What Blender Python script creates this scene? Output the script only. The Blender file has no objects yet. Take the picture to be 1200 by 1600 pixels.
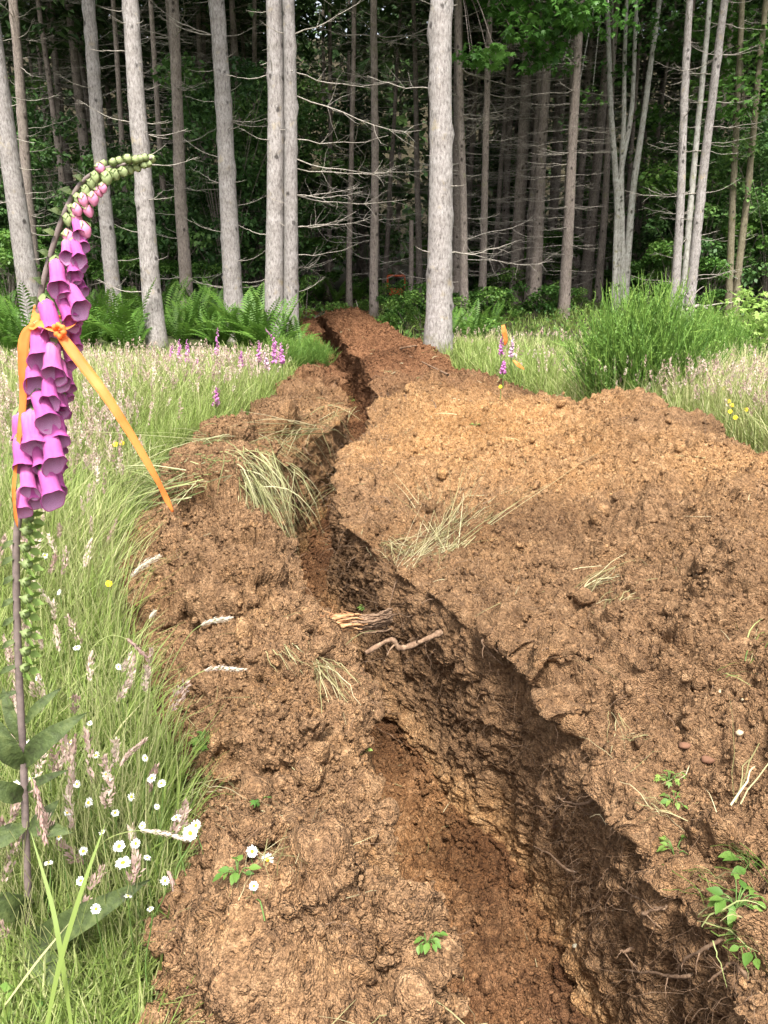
import bpy, math, random
import numpy as np
from mathutils import Vector, Matrix
from mathutils.bvhtree import BVHTree

# ------------------------------------------------------------------ camera, sky, sun, exposure
SC = bpy.context.scene
COL = SC.collection
W0, H0, FPX = 1200.0, 1600.0, 1250.0            # photograph size and focal length in its pixels
PITCH = math.radians(18.0)
CAM = np.array([0.0, 0.0, 1.6])
cd = bpy.data.cameras.new('camera')
cam = bpy.data.objects.new('camera', cd)
COL.objects.link(cam)
cam.location = CAM
cam.rotation_euler = (math.pi / 2 - PITCH, 0, 0)
cd.sensor_fit = 'VERTICAL'
cd.sensor_height = 32.0
cd.lens = 32.0 * FPX / H0
cd.clip_start = 0.05
cd.clip_end = 500
SC.camera = cam

SUN_EL, SUN_AZ = math.radians(60), math.radians(180)   # azimuth clockwise from +Y: behind the camera, to the right
w = bpy.data.worlds.new('World')
SC.world = w
w.use_nodes = True
nt = w.node_tree
sky = nt.nodes.new('ShaderNodeTexSky')
sky.sky_type = 'NISHITA'
sky.sun_disc = False
sky.sun_elevation = SUN_EL
sky.sun_rotation = SUN_AZ
sky.air_density = 1.0
sky.dust_density = 6.0
hs = nt.nodes.new('ShaderNodeHueSaturation')           # thin cloud: greyer than a clear blue sky
hs.inputs['Saturation'].default_value = 0.35
nt.links.new(sky.outputs[0], hs.inputs['Color'])
bg = nt.nodes['Background']
nt.links.new(hs.outputs[0], bg.inputs[0])
bg.inputs[1].default_value = 0.15
sl = bpy.data.lights.new('sun', 'SUN')
sl.energy = 3.2
sl.angle = math.radians(9)
sl.color = (1.0, 0.965, 0.90)
so = bpy.data.objects.new('sun', sl)
COL.objects.link(so)
sd = Vector((math.sin(SUN_AZ) * math.cos(SUN_EL), math.cos(SUN_AZ) * math.cos(SUN_EL), math.sin(SUN_EL)))
so.rotation_euler = sd.to_track_quat('Z', 'Y').to_euler()
so.location = (3, -6, 12)
SC.view_settings.view_transform = 'Standard'
SC.view_settings.look = 'None'
SC.view_settings.exposure = 1.32
SC.view_settings.gamma = 1.0
try:
    SC.cycles.max_bounces = 6
    SC.cycles.diffuse_bounces = 3
    SC.cycles.transmission_bounces = 3
    SC.cycles.use_denoising = False if False else SC.cycles.use_denoising
except Exception:
    pass

RNG = np.random.default_rng(7)
random.seed(7)

# ------------------------------------------------------------------ helpers: pixels to points
CP, SP = math.cos(PITCH), math.sin(PITCH)
def ray(px, py):
    u = (H0 / 2 - py) / FPX
    return np.array([(px - W0 / 2) / FPX, CP + u * SP, -SP + u * CP])
def at_t(px, py, t): return CAM + ray(px, py) * t
def at_y(px, py, Y):
    d = ray(px, py); return CAM + d * (Y / d[1])
def at_z(px, py, z):
    d = ray(px, py); return CAM + d * ((z - CAM[2]) / d[2])
def smooth(a, b, x):
    t = np.clip((x - a) / (b - a), 0, 1); return t * t * (3 - 2 * t)

# ------------------------------------------------------------------ helpers: noise
def _h(ix, iy, iz, s):
    h = (ix.astype(np.uint32) * np.uint32(374761393)) ^ (iy.astype(np.uint32) * np.uint32(668265263)) ^ (iz.astype(np.uint32) * np.uint32(2147483647)) ^ np.uint32((s * 974711 + 12345) & 0xffffffff)
    h = (h ^ (h >> np.uint32(13))) * np.uint32(1274126177)
    h = (h ^ (h >> np.uint32(15))) * np.uint32(2246822519)
    h ^= h >> np.uint32(16)
    return (h & np.uint32(0xffffff)).astype(np.float32) / np.float32(0xffffff)
def vnoise(P, freq, seed=0):
    """value noise in -1..1"""
    p = (np.asarray(P, dtype=np.float32) * np.float32(freq))
    i = np.floor(p); f = p - i; i = i.astype(np.int32)
    f = f * f * f * (f * (f * 6 - 15) + 10)
    fx, fy, fz = f[:, 0], f[:, 1], f[:, 2]
    x0, y0, z0 = i[:, 0], i[:, 1], i[:, 2]
    def c(a, b, d): return _h(x0 + a, y0 + b, z0 + d, seed)
    x00 = c(0,0,0) * (1 - fx) + c(1,0,0) * fx; x10 = c(0,1,0) * (1 - fx) + c(1,1,0) * fx
    x01 = c(0,0,1) * (1 - fx) + c(1,0,1) * fx; x11 = c(0,1,1) * (1 - fx) + c(1,1,1) * fx
    return ((x00 * (1 - fy) + x10 * fy) * (1 - fz) + (x01 * (1 - fy) + x11 * fy) * fz) * 2 - 1
def fbm(P, freq, seed=0, octv=3, gain=0.5):
    a, s, r = 1.0, 0.0, 0.0
    for k in range(octv):
        r = r + a * vnoise(P, freq * 2.03 ** k, seed + k * 17); s += a; a *= gain
    return r / s
def clods(P, freq, seed=0):
    """lumps: rounded bumps of random size around jittered points, 0..1"""
    p = np.asarray(P, dtype=np.float32) * np.float32(freq)
    i = np.floor(p).astype(np.int32)
    best = np.zeros(len(p), dtype=np.float32)
    for a in (-1, 0, 1):
        for b in (-1, 0, 1):
            for c in (-1, 0, 1):
                x, y, z = i[:, 0] + a, i[:, 1] + b, i[:, 2] + c
                jx = _h(x, y, z, seed); jy = _h(x, y, z, seed + 1); jz = _h(x, y, z, seed + 2)
                r = 0.35 + 0.6 * _h(x, y, z, seed + 3) ** 2
                d2 = (x + jx - p[:, 0]) ** 2 + (y + jy - p[:, 1]) ** 2 + (z + jz - p[:, 2]) ** 2
                np.maximum(best, r * np.sqrt(np.maximum(0, 1 - d2 / (r * r * 1.3))), out=best)
    return best

def chunks(P, freq, seed=0):
    """angular lumps with tilted facets, 0..1"""
    p = np.asarray(P, dtype=np.float32) * np.float32(freq)
    i = np.floor(p).astype(np.int32)
    best = np.zeros(len(p), dtype=np.float32)
    for a in (-1, 0, 1):
        for b in (-1, 0, 1):
            for c in (-1, 0, 1):
                x, y, z = i[:, 0] + a, i[:, 1] + b, i[:, 2] + c
                h1 = _h(x, y, z, seed); h2 = _h(x, y, z, seed + 1); h3 = _h(x, y, z, seed + 2); h4 = _h(x, y, z, seed + 3)
                dx, dy, dz = p[:, 0] - x - h1, p[:, 1] - y - h2, p[:, 2] - z - h3
                r = 0.40 + 0.55 * h4
                t1, t2 = (h2 - .5) * 1.8, (h3 - .5) * 1.8
                d = np.maximum(np.maximum(np.abs(dx + .5 * dy), np.abs(dy - .45 * dx + .3 * dz)), np.abs(dz) + .25 * np.abs(dx)) / r
                f = r * np.minimum(np.maximum(0, 1.9 * (1 - d)), 1.0) + (t1 * dx + t2 * dy) * (d < 1)
                np.maximum(best, f, out=best)
    return best

# ------------------------------------------------------------------ helpers: objects
def make(name, V, F, mat, parent=None, smooth_=True, attrs=None, link=True):
    me = bpy.data.meshes.new(name)
    V = np.asarray(V, dtype=np.float32)
    if isinstance(F, list) and not isinstance(F[0], np.ndarray): F = np.array(F)
    Fs = F if isinstance(F, (list, tuple)) else [F]
    Fs = [np.asarray(f, dtype=np.int32) for f in Fs if len(f)]
    tot = np.concatenate([np.full(len(f), f.shape[1], dtype=np.int32) for f in Fs])
    idx = np.concatenate([f.ravel() for f in Fs])
    me.vertices.add(len(V)); me.vertices.foreach_set('co', V.ravel())
    me.loops.add(len(idx)); me.loops.foreach_set('vertex_index', idx)
    me.polygons.add(len(tot))
    me.polygons.foreach_set('loop_start', np.concatenate([[0], np.cumsum(tot)[:-1]]).astype(np.int32))
    if smooth_: me.polygons.foreach_set('use_smooth', np.ones(len(tot), dtype=bool))
    for k, v in (attrs or {}).items():
        at = me.attributes.new(k, 'FLOAT', 'POINT'); at.data.foreach_set('value', np.asarray(v, dtype=np.float32))
    me.update(calc_edges=True)
    if mat: me.materials.append(mat)
    o = bpy.data.objects.new(name, me)
    if link: COL.objects.link(o)
    if parent: o.parent = parent
    return o
def tag(o, label=None, cat=None, group=None, kind=None):
    if label: o['label'] = label
    if cat: o['category'] = cat
    if group: o['group'] = group
    if kind: o['kind'] = kind
    return o
def empty(name, loc, label, cat, group=None, rz=0.0):
    e = bpy.data.objects.new(name, None); COL.objects.link(e)
    e.location = loc; e.rotation_euler = (0, 0, rz); e.empty_display_size = 0.1
    return tag(e, label, cat, group)
def copy_tree(o, parent=None):
    c = o.copy(); COL.objects.link(c)
    if parent: c.parent = parent
    for ch in list(o.children): copy_tree(ch, c)
    return c
class MB:
    """collects verts/faces of many pieces into ONE mesh"""
    def __init__(s): s.V = []; s.F = {3: [], 4: []}; s.n = 0; s.A = {}
    def add(s, V, F, **at):
        V = np.asarray(V, dtype=np.float32); F = np.asarray(F, dtype=np.int32)
        s.V.append(V)
        if len(F): s.F[F.shape[1]].append(F + s.n)
        for k, v in at.items():
            s.A.setdefault(k, []).append(np.broadcast_to(np.asarray(v, dtype=np.float32), (len(V),)))
        s.n += len(V)
    def build(s, name, mat, parent=None, smooth_=True):
        F = [np.concatenate(s.F[k]) for k in (3, 4) if s.F[k]]
        return make(name, np.concatenate(s.V), F, mat, parent, smooth_, {k: np.concatenate(v) for k, v in s.A.items()})
def tube(pts, radii, n=8, cap=True, twist=0.0):
    P = np.asarray(pts, dtype=np.float64); m = len(P)
    R = np.broadcast_to(np.asarray(radii, dtype=np.float64), (m,))
    T = np.gradient(P, axis=0); T /= np.linalg.norm(T, axis=1)[:, None] + 1e-12
    a = np.array([0, 0, 1.0]) if abs(T[0][2]) < 0.9 else np.array([1.0, 0, 0])
    V = []
    x = np.cross(T[0], a); x /= np.linalg.norm(x)
    for k in range(m):
        x = x - T[k] * x.dot(T[k]); x /= np.linalg.norm(x) + 1e-12
        y = np.cross(T[k], x)
        th = np.arange(n) * 2 * math.pi / n + twist
        V.append(P[k] + R[k] * (np.cos(th)[:, None] * x + np.sin(th)[:, None] * y))
    V = np.concatenate(V)
    k, j = np.meshgrid(np.arange(m - 1), np.arange(n), indexing='ij')
    F = np.stack([k * n + j, k * n + (j + 1) % n, (k + 1) * n + (j + 1) % n, (k + 1) * n + j], -1).reshape(-1, 4)
    return V, F
def bez(pts, n):
    """smooth curve through points (Catmull-Rom)"""
    P = np.asarray(pts, dtype=np.float64)
    P = np.vstack([2 * P[0] - P[1], P, 2 * P[-1] - P[-2]])
    out = []
    m = len(P) - 3
    for s in np.linspace(0, m - 1e-6, n):
        i = int(s); t = s - i
        a, b, c, d = P[i:i + 4]
        out.append(0.5 * (2 * b + (c - a) * t + (2 * a - 5 * b + 4 * c - d) * t * t + (3 * b - a - 3 * c + d) * t ** 3))
    return np.array(out)

# ------------------------------------------------------------------ helpers: materials
class NT:
    def __init__(s, name):
        s.m = bpy.data.materials.new(name); s.m.use_nodes = True
        s.t = s.m.node_tree; s.b = s.t.nodes['Principled BSDF']; s.out = s.t.nodes['Material Output']
        s.b.inputs['Specular IOR Level'].default_value = 0.25
    def n(s, kind, **kw):
        x = s.t.nodes.new(kind)
        for k, v in kw.items(): setattr(x, k, v)
        return x
    def l(s, a, b): s.t.links.new(a, b)
    def attr(s, name): return s.n('ShaderNodeAttribute', attribute_name=name).outputs['Fac']
    def pos(s, scale=(1, 1, 1)):
        g = s.n('ShaderNodeTexCoord'); m = s.n('ShaderNodeMapping'); m.inputs['Scale'].default_value = scale
        s.l(g.outputs['Object'], m.inputs[0]); return m.outputs[0]
    def noise(s, scale, detail=4, rough=0.6, vec=None):
        x = s.n('ShaderNodeTexNoise'); x.inputs['Scale'].default_value = scale
        x.inputs['Detail'].default_value = detail; x.inputs['Roughness'].default_value = rough
        if vec is not None: s.l(vec, x.inputs['Vector'])
        return x.outputs['Fac']
    def ramp(s, fac, stops):
        x = s.n('ShaderNodeValToRGB'); e = x.color_ramp.elements
        while len(e) < len(stops): e.new(0.5)
        for k, (p, c) in enumerate(stops):
            e[k].position = p; e[k].color = (*c, 1) if len(c) == 3 else c
        s.l(fac, x.inputs[0]); return x.outputs[0]
    def mix(s, fac, a, b, mode='MIX'):
        x = s.n('ShaderNodeMix', data_type='RGBA', blend_type=mode)
        for sock, v in ((x.inputs[0], fac), (x.inputs[6], a), (x.inputs[7], b)):
            if isinstance(v, (int, float)): sock.default_value = v
            elif isinstance(v, tuple): sock.default_value = (*v, 1)
            else: s.l(v, sock)
        return x.outputs[2]
    def math(s, op, a, b=0.0, c=None):
        x = s.n('ShaderNodeMath', operation=op)
        for k, v in enumerate((a, b) if c is None else (a, b, c)):
            if isinstance(v, (int, float)): x.inputs[k].default_value = v
            else: s.l(v, x.inputs[k])
        return x.outputs[0]
    def bump(s, h, strength, dist):
        x = s.n('ShaderNodeBump'); x.inputs['Strength'].default_value = strength; x.inputs['Distance'].default_value = dist
        s.l(h, x.inputs['Height']); s.l(x.outputs[0], s.b.inputs['Normal'])
    def base(s, c, rough=0.8):
        if isinstance(c, tuple): s.b.inputs['Base Color'].default_value = (*c, 1)
        else: s.l(c, s.b.inputs['Base Color'])
        s.b.inputs['Roughness'].default_value = rough; s.c = c
        return s
    def translucent(s, amt):
        tr = s.n('ShaderNodeBsdfTranslucent'); mx = s.n('ShaderNodeMixShader'); mx.inputs[0].default_value = amt
        if isinstance(s.c, tuple): tr.inputs[0].default_value = (*s.c, 1)
        else: s.l(s.c, tr.inputs[0])
        s.l(s.b.outputs[0], mx.inputs[1]); s.l(tr.outputs[0], mx.inputs[2]); s.l(mx.outputs[0], s.out.inputs[0])
        return s

def leafmat(name, dark, mid, light, rough=0.55, trans=0.3, obj=True, spec=0.3):
    """green that varies by leaf (attribute 'tint') and by plant"""
    q = NT(name)
    t = q.attr('tint')
    if obj:
        oi = q.n('ShaderNodeObjectInfo').outputs['Random']
        t = q.math('ADD', t, q.math('MULTIPLY', q.math('SUBTRACT', oi, 0.5), 0.3))
    c = q.ramp(t, [(0.0, dark), (0.5, mid), (1.0, light)])
    q.base(c, rough); q.b.inputs['Specular IOR Level'].default_value = spec
    if trans: q.translucent(trans)
    return q.m

def soilmat():
    q = NT('soil')
    p = q.pos()
    n1 = q.noise(3.0, 5, 0.65, p); n2 = q.noise(22, 5, 0.7, p); n3 = q.noise(90, 3, 0.7, p)
    dark = q.ramp(n2, [(0.25, (0.125, 0.074, 0.043)), (0.5, (0.235, 0.138, 0.072)), (0.75, (0.37, 0.235, 0.132))])
    ochr = q.ramp(n2, [(0.25, (0.22, 0.108, 0.043)), (0.5, (0.45, 0.250, 0.105)), (0.75, (0.60, 0.40, 0.21))])
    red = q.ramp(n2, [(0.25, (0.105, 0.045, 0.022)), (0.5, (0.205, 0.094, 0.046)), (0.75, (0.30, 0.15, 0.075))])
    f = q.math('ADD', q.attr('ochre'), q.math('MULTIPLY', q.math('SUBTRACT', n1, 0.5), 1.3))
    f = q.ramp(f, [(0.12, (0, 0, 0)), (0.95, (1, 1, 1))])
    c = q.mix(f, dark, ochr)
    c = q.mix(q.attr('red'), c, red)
    m = q.math('ADD', q.attr('moist'), q.math('MULTIPLY', q.math('SUBTRACT', n1, 0.5), 0.5))
    mm = q.ramp(m, [(0.0, (1, 1, 1)), (1.0, (0.40, 0.36, 0.34))])
    c = q.mix(1.0, c, mm, 'MULTIPLY')
    sp = q.ramp(n3, [(0.30, (0.52, 0.49, 0.46)), (0.48, (1, 1, 1)), (0.72, (1.32, 1.32, 1.32))])
    c = q.mix(1.0, c, sp, 'MULTIPLY')
    q.base(c, 0.95); q.b.inputs['Specular IOR Level'].default_value = 0.15
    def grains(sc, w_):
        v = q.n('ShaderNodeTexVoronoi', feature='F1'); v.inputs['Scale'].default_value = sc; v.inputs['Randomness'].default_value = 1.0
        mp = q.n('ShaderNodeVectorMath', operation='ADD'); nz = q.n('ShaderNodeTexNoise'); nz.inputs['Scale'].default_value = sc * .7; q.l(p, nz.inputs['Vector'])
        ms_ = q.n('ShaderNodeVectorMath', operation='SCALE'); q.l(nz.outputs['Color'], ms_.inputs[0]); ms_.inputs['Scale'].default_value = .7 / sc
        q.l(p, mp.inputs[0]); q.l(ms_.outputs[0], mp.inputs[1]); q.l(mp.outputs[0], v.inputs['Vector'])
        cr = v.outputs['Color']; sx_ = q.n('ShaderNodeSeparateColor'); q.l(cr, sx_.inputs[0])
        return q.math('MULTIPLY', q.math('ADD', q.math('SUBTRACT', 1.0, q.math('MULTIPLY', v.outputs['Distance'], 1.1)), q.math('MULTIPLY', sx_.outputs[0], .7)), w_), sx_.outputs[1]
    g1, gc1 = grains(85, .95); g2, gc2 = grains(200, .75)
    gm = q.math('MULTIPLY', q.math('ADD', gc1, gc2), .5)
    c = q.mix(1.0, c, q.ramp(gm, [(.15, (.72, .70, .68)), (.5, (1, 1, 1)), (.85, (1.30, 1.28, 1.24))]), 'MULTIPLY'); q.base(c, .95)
    h = q.math('ADD', q.math('ADD', g1, g2), q.math('MULTIPLY', q.noise(260, 2, 0.6, p), .5))
    h = q.math('ADD', h, q.math('MULTIPLY', q.noise(45, 3, .7, p), 1.2))
    q.bump(h, 1.0, 0.0085)
    return q.m
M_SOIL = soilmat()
def groundmat():
    q = NT('turf_floor')
    p = q.pos()
    n = q.noise(9, 6, 0.7, p); n1 = q.noise(1.1, 3, 0.6, p)
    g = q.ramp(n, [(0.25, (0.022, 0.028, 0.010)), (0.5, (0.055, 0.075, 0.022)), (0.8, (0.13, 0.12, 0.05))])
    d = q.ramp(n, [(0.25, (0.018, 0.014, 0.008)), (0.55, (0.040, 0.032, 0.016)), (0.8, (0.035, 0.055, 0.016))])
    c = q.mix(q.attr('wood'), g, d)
    q.base(c, 0.95); q.bump(n, 0.6, 0.03)
    return q.m
M_GROUND = groundmat()

# ------------------------------------------------------------------ ground, trench and spoil: one swept surface
KY = np.array([-9, 0.6, 1.2, 1.6, 2.1, 2.7, 3.3, 4.1, 4.9, 6.0, 7.0, 8.3, 10, 12.8, 16, 20.5, 23])
KL = np.array([.20, .16, .115, .04, -.06, -.20, -.36, -.60, -.76, -.75, -.46, -.43, -.64, -.88, -1.30, -1.80, -2.0])
KR = np.array([.84, .83, .82, .80, .71, .50, .19, -.18, -.31, -.35, -.14, -.00, -.15, -.46, -.90, -1.48, -1.7])
KD = np.array([.80, .80, .80, .80, .80, .78, .72, .70, .68, .64, .62, .62, .60, .58, .55, .50, .0])
KGL = np.array([-.40, -.41, -.43, -.50, -.66, -.98, -1.22, -1.42, -1.56, -1.58, -1.42, -1.18, -1.14, -1.30, -1.70, -2.10, -2.2])
KRX = np.array([1.9, 1.9, 1.9, 1.9, 1.9, 1.9, 1.9, 1.9, 1.9, 1.85, 1.55, 1.15, .66, .12, -.38, -.95, -1.2])    # ridge x
KRH = np.array([.44, .44, .44, .44, .44, .45, .45, .42, .42, .38, .26, .15, .15, .22, .24, .22, .0])
KGR = np.array([3.0, 3.0, 3.0, 3.0, 3.0, 3.0, 3.0, 2.95, 2.9, 2.75, 2.35, 1.75, 1.15, .72, .15, -.45, -.6])
KBH = np.array([.18, .18, .18, .18, .20, .23, .26, .26, .24, .22, .20, .18, .15, .12, .11, .08, .0])         # left bank height
def K(a, y): 
    # smooth interpolation
    yy = np.asarray(y, dtype=np.float64)
    s = np.interp(yy, KY, a)
    d = 0.12 + 0.05 * np.abs(yy)
    return (s + np.interp(yy - d, KY, a) + np.interp(yy + d, KY, a)) / 3
def field(x, y):
    """height of the undisturbed ground"""
    x = np.asarray(x, dtype=np.float64); y = np.asarray(y, dtype=np.float64)
    x, y = np.broadcast_arrays(x, y)
    P = np.stack([x.ravel(), y.ravel(), 0 * x.ravel()], -1)
    z = 0.05 * vnoise(P, 0.45, 3) + 0.02 * vnoise(P, 1.7, 4)
    z = z.reshape(x.shape)
    z = z + smooth(55, 110, y) * 26 + 0.004 * np.maximum(0, np.hypot(x, y) - 30)
    return z

def build_terrain():
    yr = np.concatenate([-12 + np.linspace(0, 11.2, 14)[:-1], -0.8 + np.linspace(0, 1.7, 22)[:-1],
                         np.exp(np.linspace(math.log(0.9), math.log(22.9), 1060)),
                         23 + np.geomspace(0.3, 100, 46)])
    n = len(yr)
    L, R, D, GL, RX, RH, GR, BH = [K(a, yr) for a in (KL, KR, KD, KGL, KRX, KRH, KGR, KBH)]
    # ragged edges
    def wob(seed, f, amp):
        return amp * vnoise(np.stack([yr * 0, yr, yr * 0 + seed * 3.7], -1), f, seed)
    near = np.clip(yr / 3, 0.4, 1.2)
    calm = 1 - .6 * smooth(5.0, 7.5, yr)
    L = L + wob(11, 1.6, .05) + (wob(12, 4.5, .04) + wob(13, 11, 0.026) + wob(14, 25, .012)) * calm
    R = R + wob(21, 1.3, .06) + (wob(22, 3.4, .045) + wob(23, 9, 0.026) + wob(24, 22, .014)) * calm
    GL = GL + wob(31, 1.0, .10) + wob(32, 3.5, .05)
    GR = GR + wob(41, .8, .22) + wob(42, 3, .09)
    gap = np.maximum(R - L, 0.18); R = L + gap
    end = smooth(22.2, 23.2, yr)
    segs = []          # (x, z, code, s)
    one = np.ones(n)[:, None]
    def seg(cols, fx, fz, code, first=False):
        s = np.linspace(0, 1, cols)[None, :]
        if not first: s = s[:, 1:]
        X = fx(s); Z = fz(s, X)
        segs.append((X, Z, np.full(X.shape, code), np.broadcast_to(s, X.shape)))
    c = lambda a: a[:, None]
    YY = yr[:, None]
    # A left field
    def fA(s):
        g = (1 - s) ** 3.2
        return c(GL) - 85 * g
    seg(64, fA, lambda s, X: field(X, YY + 0 * X), 0, True)
    zl0 = field(c(GL), YY)
    # B left bank
    def zB(s, X):
        prof = np.sin(np.clip(s, 0, 1) * math.pi * 0.5) ** 0.8
        hump = np.exp(-((s - 0.42) / 0.26) ** 2)
        und = 0.5 + 0.5 * vnoise(np.stack([(X * 1.2).ravel(), (YY + 0 * X).ravel() * 1.4, 0 * X.ravel()], -1), 1.6, 50).reshape(X.shape)
        z = zl0 * (1 - s) + c(BH) * (0.80 * prof + 0.50 * hump * und) - 0.05 * smooth(.90, 1, s)
        Y_ = YY + 0 * X
        for (hx, hy, hh, hr) in SODS:                      # torn sods: flat on top, steep towards the trench end
            d = np.hypot(X - hx, (Y_ - hy) * np.where(Y_ < hy, 1.9, .75)) / hr
            z = z + 1.75 * hh * (1 - smooth(.60, 1.0, d + .22 * und))
        return z
    seg(270, lambda s: c(GL) * (1 - s) + c(L) * s, zB, 1)
    zL = segs[-1][1][:, -1]
    # floor heights
    fl = -D + 0.05 * vnoise(np.stack([yr * 0, yr, yr * 0], -1), 1.3, 61)
    fl = fl * (1 - end)
    wallL = 0.03 + 0.04 * (vnoise(np.stack([yr * 0, yr, yr * 0 + 5], -1), 1.0, 63) + 1)
    fL = L + 0.05 + wallL * 0.4
    fR = R + 0.02 - 0.04 * (vnoise(np.stack([yr * 0, yr, yr * 0 + 9], -1), 1.2, 64) + 1) * np.clip(gap / .6, .3, 1)
    fR = np.maximum(fR, fL + 0.12)
    # C left wall
    seg(90, lambda s: c(L) + (c(fL) - c(L)) * s ** 1.4, lambda s, X: c(zL) * (1 - s) + c(fl) * s + 0 * X, 2)
    # D floor
    seg(150, lambda s: c(fL) * (1 - s) + c(fR) * s, lambda s, X: c(fl) + 0.10 * (np.abs(2 * s - 1) ** 4) + 0 * X, 3)
    zfR = segs[-1][1][:, -1]
    # right rim height
    zR = 0.05 + 0.06 * vnoise(np.stack([yr * 0, yr, yr * 0 + 2], -1), 1.1, 71) + 0.05 * smooth(1.5, 3, yr)
    zR = zR * (1 - end)
    # E right wall, a little undercut below the sod
    seg(210, lambda s: c(fR) * (1 - s) + c(R) * s + 0.02 * np.sin(s * math.pi) ** 2 - 0.012 * smooth(.35, .75, s) * (1 - smooth(.8, 1, s)),
        lambda s, X: c(zfR) * (1 - s) + c(zR) * s + 0 * X, 4)
    # F spoil heap
    def zF(s, X):
        q = np.clip((X - c(R)) / np.maximum(c(RX) - c(R), .1), 0, 1)
        up = c(zR) + (c(RH) - c(zR)) * (0.72 * q + 0.28 * smooth(0, 1, q)) + 0.07 * np.sin(np.clip(q * 6, 0, 1) * math.pi / 2) * (.4 + .6 * (.5 + .5 * vnoise(np.stack([(X * 0).ravel(), (YY + 0 * X).ravel(), 0 * X.ravel()], -1), 2.3, 73).reshape(X.shape)))
        q2 = np.clip((X - c(RX)) / np.maximum(c(GR) - c(RX), .1), 0, 1)
        dn = field(c(GR), YY)
        z = np.where(X < c(RX), up, (c(RH) + .05) * (1 - q2 ** 1.25) + dn * q2)
        Y_ = YY + 0 * X
        for (hx, hy, hh, hr) in HUMPS: z = z + hh * np.exp(-(((X - hx) ** 2 + (Y_ - hy) ** 2) / hr ** 2))
        return z
    seg(430, lambda s: c(R) * (1 - s) + c(GR) * s, zF, 5)
    def fG(s): return c(GR) + 85 * s ** 3.2
    seg(64, fG, lambda s, X: field(X, YY + 0 * X), 6)
    X = np.concatenate([a[0] + 0 * one for a in segs], 1); Z = np.concatenate([a[1] + 0 * one for a in segs], 1)
    C = np.concatenate([a[2] for a in segs], 1); S = np.concatenate([a[3] for a in segs], 1)
    Y = np.broadcast_to(YY, X.shape)
    e2 = smooth(21.6, 23.2, Y)
    Z = Z * (1 - e2) + field(X, Y) * e2
    P = np.stack([X, Y, Z], -1)
    # smooth base normals
    du = np.gradient(P, axis=1); dv = np.gradient(P, axis=0)
    N = np.cross(du, dv); N /= np.linalg.norm(N, axis=2)[..., None] + 1e-12
    for k in (1, 2, 4, 8):
        N[:, k:-k] = (N[:, k:-k] + N[:, :-2 * k] + N[:, 2 * k:]) / 3
    N /= np.linalg.norm(N, axis=2)[..., None] + 1e-12
    soil = ((C >= 1) & (C <= 5)).astype(np.float32)
    # fade at outer edges
    edge = np.where(C == 1, smooth(0, .10, S), np.where(C == 5, smooth(0, .10, 1 - S), soil))
    m = (C >= 1) & (C <= 5)
    p = P[m].astype(np.float32); cc = C[m]; ss = S[m]; e = edge[m]
    warp = np.stack([vnoise(p, 7, 101), vnoise(p, 7, 102), vnoise(p, 7, 103)], -1) * 0.035 + np.stack([vnoise(p, 26, 104), vnoise(p, 26, 105), vnoise(p, 26, 106)], -1) * 0.012
    q = p + warp
    heap = (cc == 5) | (cc == 1); wall = (cc == 2) | (cc == 4); floor_ = cc == 3
    qa = q.copy(); 
    big = fbm(p, 2.2, 111, 3)
    bump = np.where(heap, .115, np.where(wall, .022, .03)) * big
    pat = smooth(-.25, .35, fbm(p, 1.7, 131, 2))                 # where the ground lies in lumps
    pat2 = smooth(-.3, .4, fbm(p, 4.0, 135, 2))
    c4 = chunks(q, 95.0, 166)
    c0 = chunks(q, 4.2, 167); pits = smooth(.30, .75, vnoise(q, 9, 168)) + .6 * smooth(.25, .7, vnoise(q, 22, 169))
    c1 = clods(q, 6.5, 141); c2 = .5 * clods(q, 17.0, 151) + .6 * chunks(q, 15.0, 155); c3 = .4 * clods(q, 42.0, 161) + .7 * chunks(q, 40.0, 165)
    bump = bump + np.where(heap, .100, np.where(wall, .018, .05)) * (c1 - .35) * (0.15 + 0.85 * pat)
    bump = bump + np.where(heap, .050, np.where(wall, .026, .050)) * (c2 - .35) * (.45 + .75 * pat2)
    bump = bump + np.where(heap, .027, np.where(wall, .015, .026)) * (c3 - .35) + np.where(wall, .003, .0085) * (c4 - .35)
    bump = bump + np.where(heap, .12 * (c0 - .25) * smooth(.0, .5, fbm(p, .9, 132, 2) + .25) - .030 * pits, -.012 * pits)
    bump = bump + .009 * fbm(p, 60, 171, 2)
    # scraped, streaky faces on the cut walls
    ps = p * np.array([1.0, 1.0, 0.16], dtype=np.float32)
    bump = bump + np.where(wall, .014 * vnoise(ps, 13, 181) + .010 * vnoise(ps, 40, 182) + .035 * fbm(p, 4.5, 183, 3), 0)
    dfar = np.clip(1.2 - p[:, 1] / 60, .7, 1)
    bump = bump * e * dfar * (1 - e2[m])
    P[m] = P[m] + N[m] * bump[:, None]
    # material zones
    ochre = np.zeros(C.shape, np.float32); moist = np.zeros(C.shape, np.float32); red = np.zeros(C.shape, np.float32)
    o_ = 0.02 + 0.98 * np.exp(-(((p[:, 0] - 0.75) / 1.05) ** 2 + ((p[:, 1] - 6.3) / 1.9) ** 2)) + 0.55 * np.exp(-(((p[:, 0] - 2.2) / .8) ** 2 + ((p[:, 1] - 4.0) / .8) ** 2))
    o_ = o_ + np.where(heap & (cc == 1), 0.08, 0)
    depth = np.where(wall, np.clip((0.05 - p[:, 2]) / 0.75, 0, 1), 0)
    o_ = np.where(floor_, .80 + .5 * fbm(p, 2.6, 191, 2), np.where(wall, 0.02 + 0.62 * smooth(.5, 1, depth) + np.where((cc == 2), .30, 0), o_))
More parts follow.
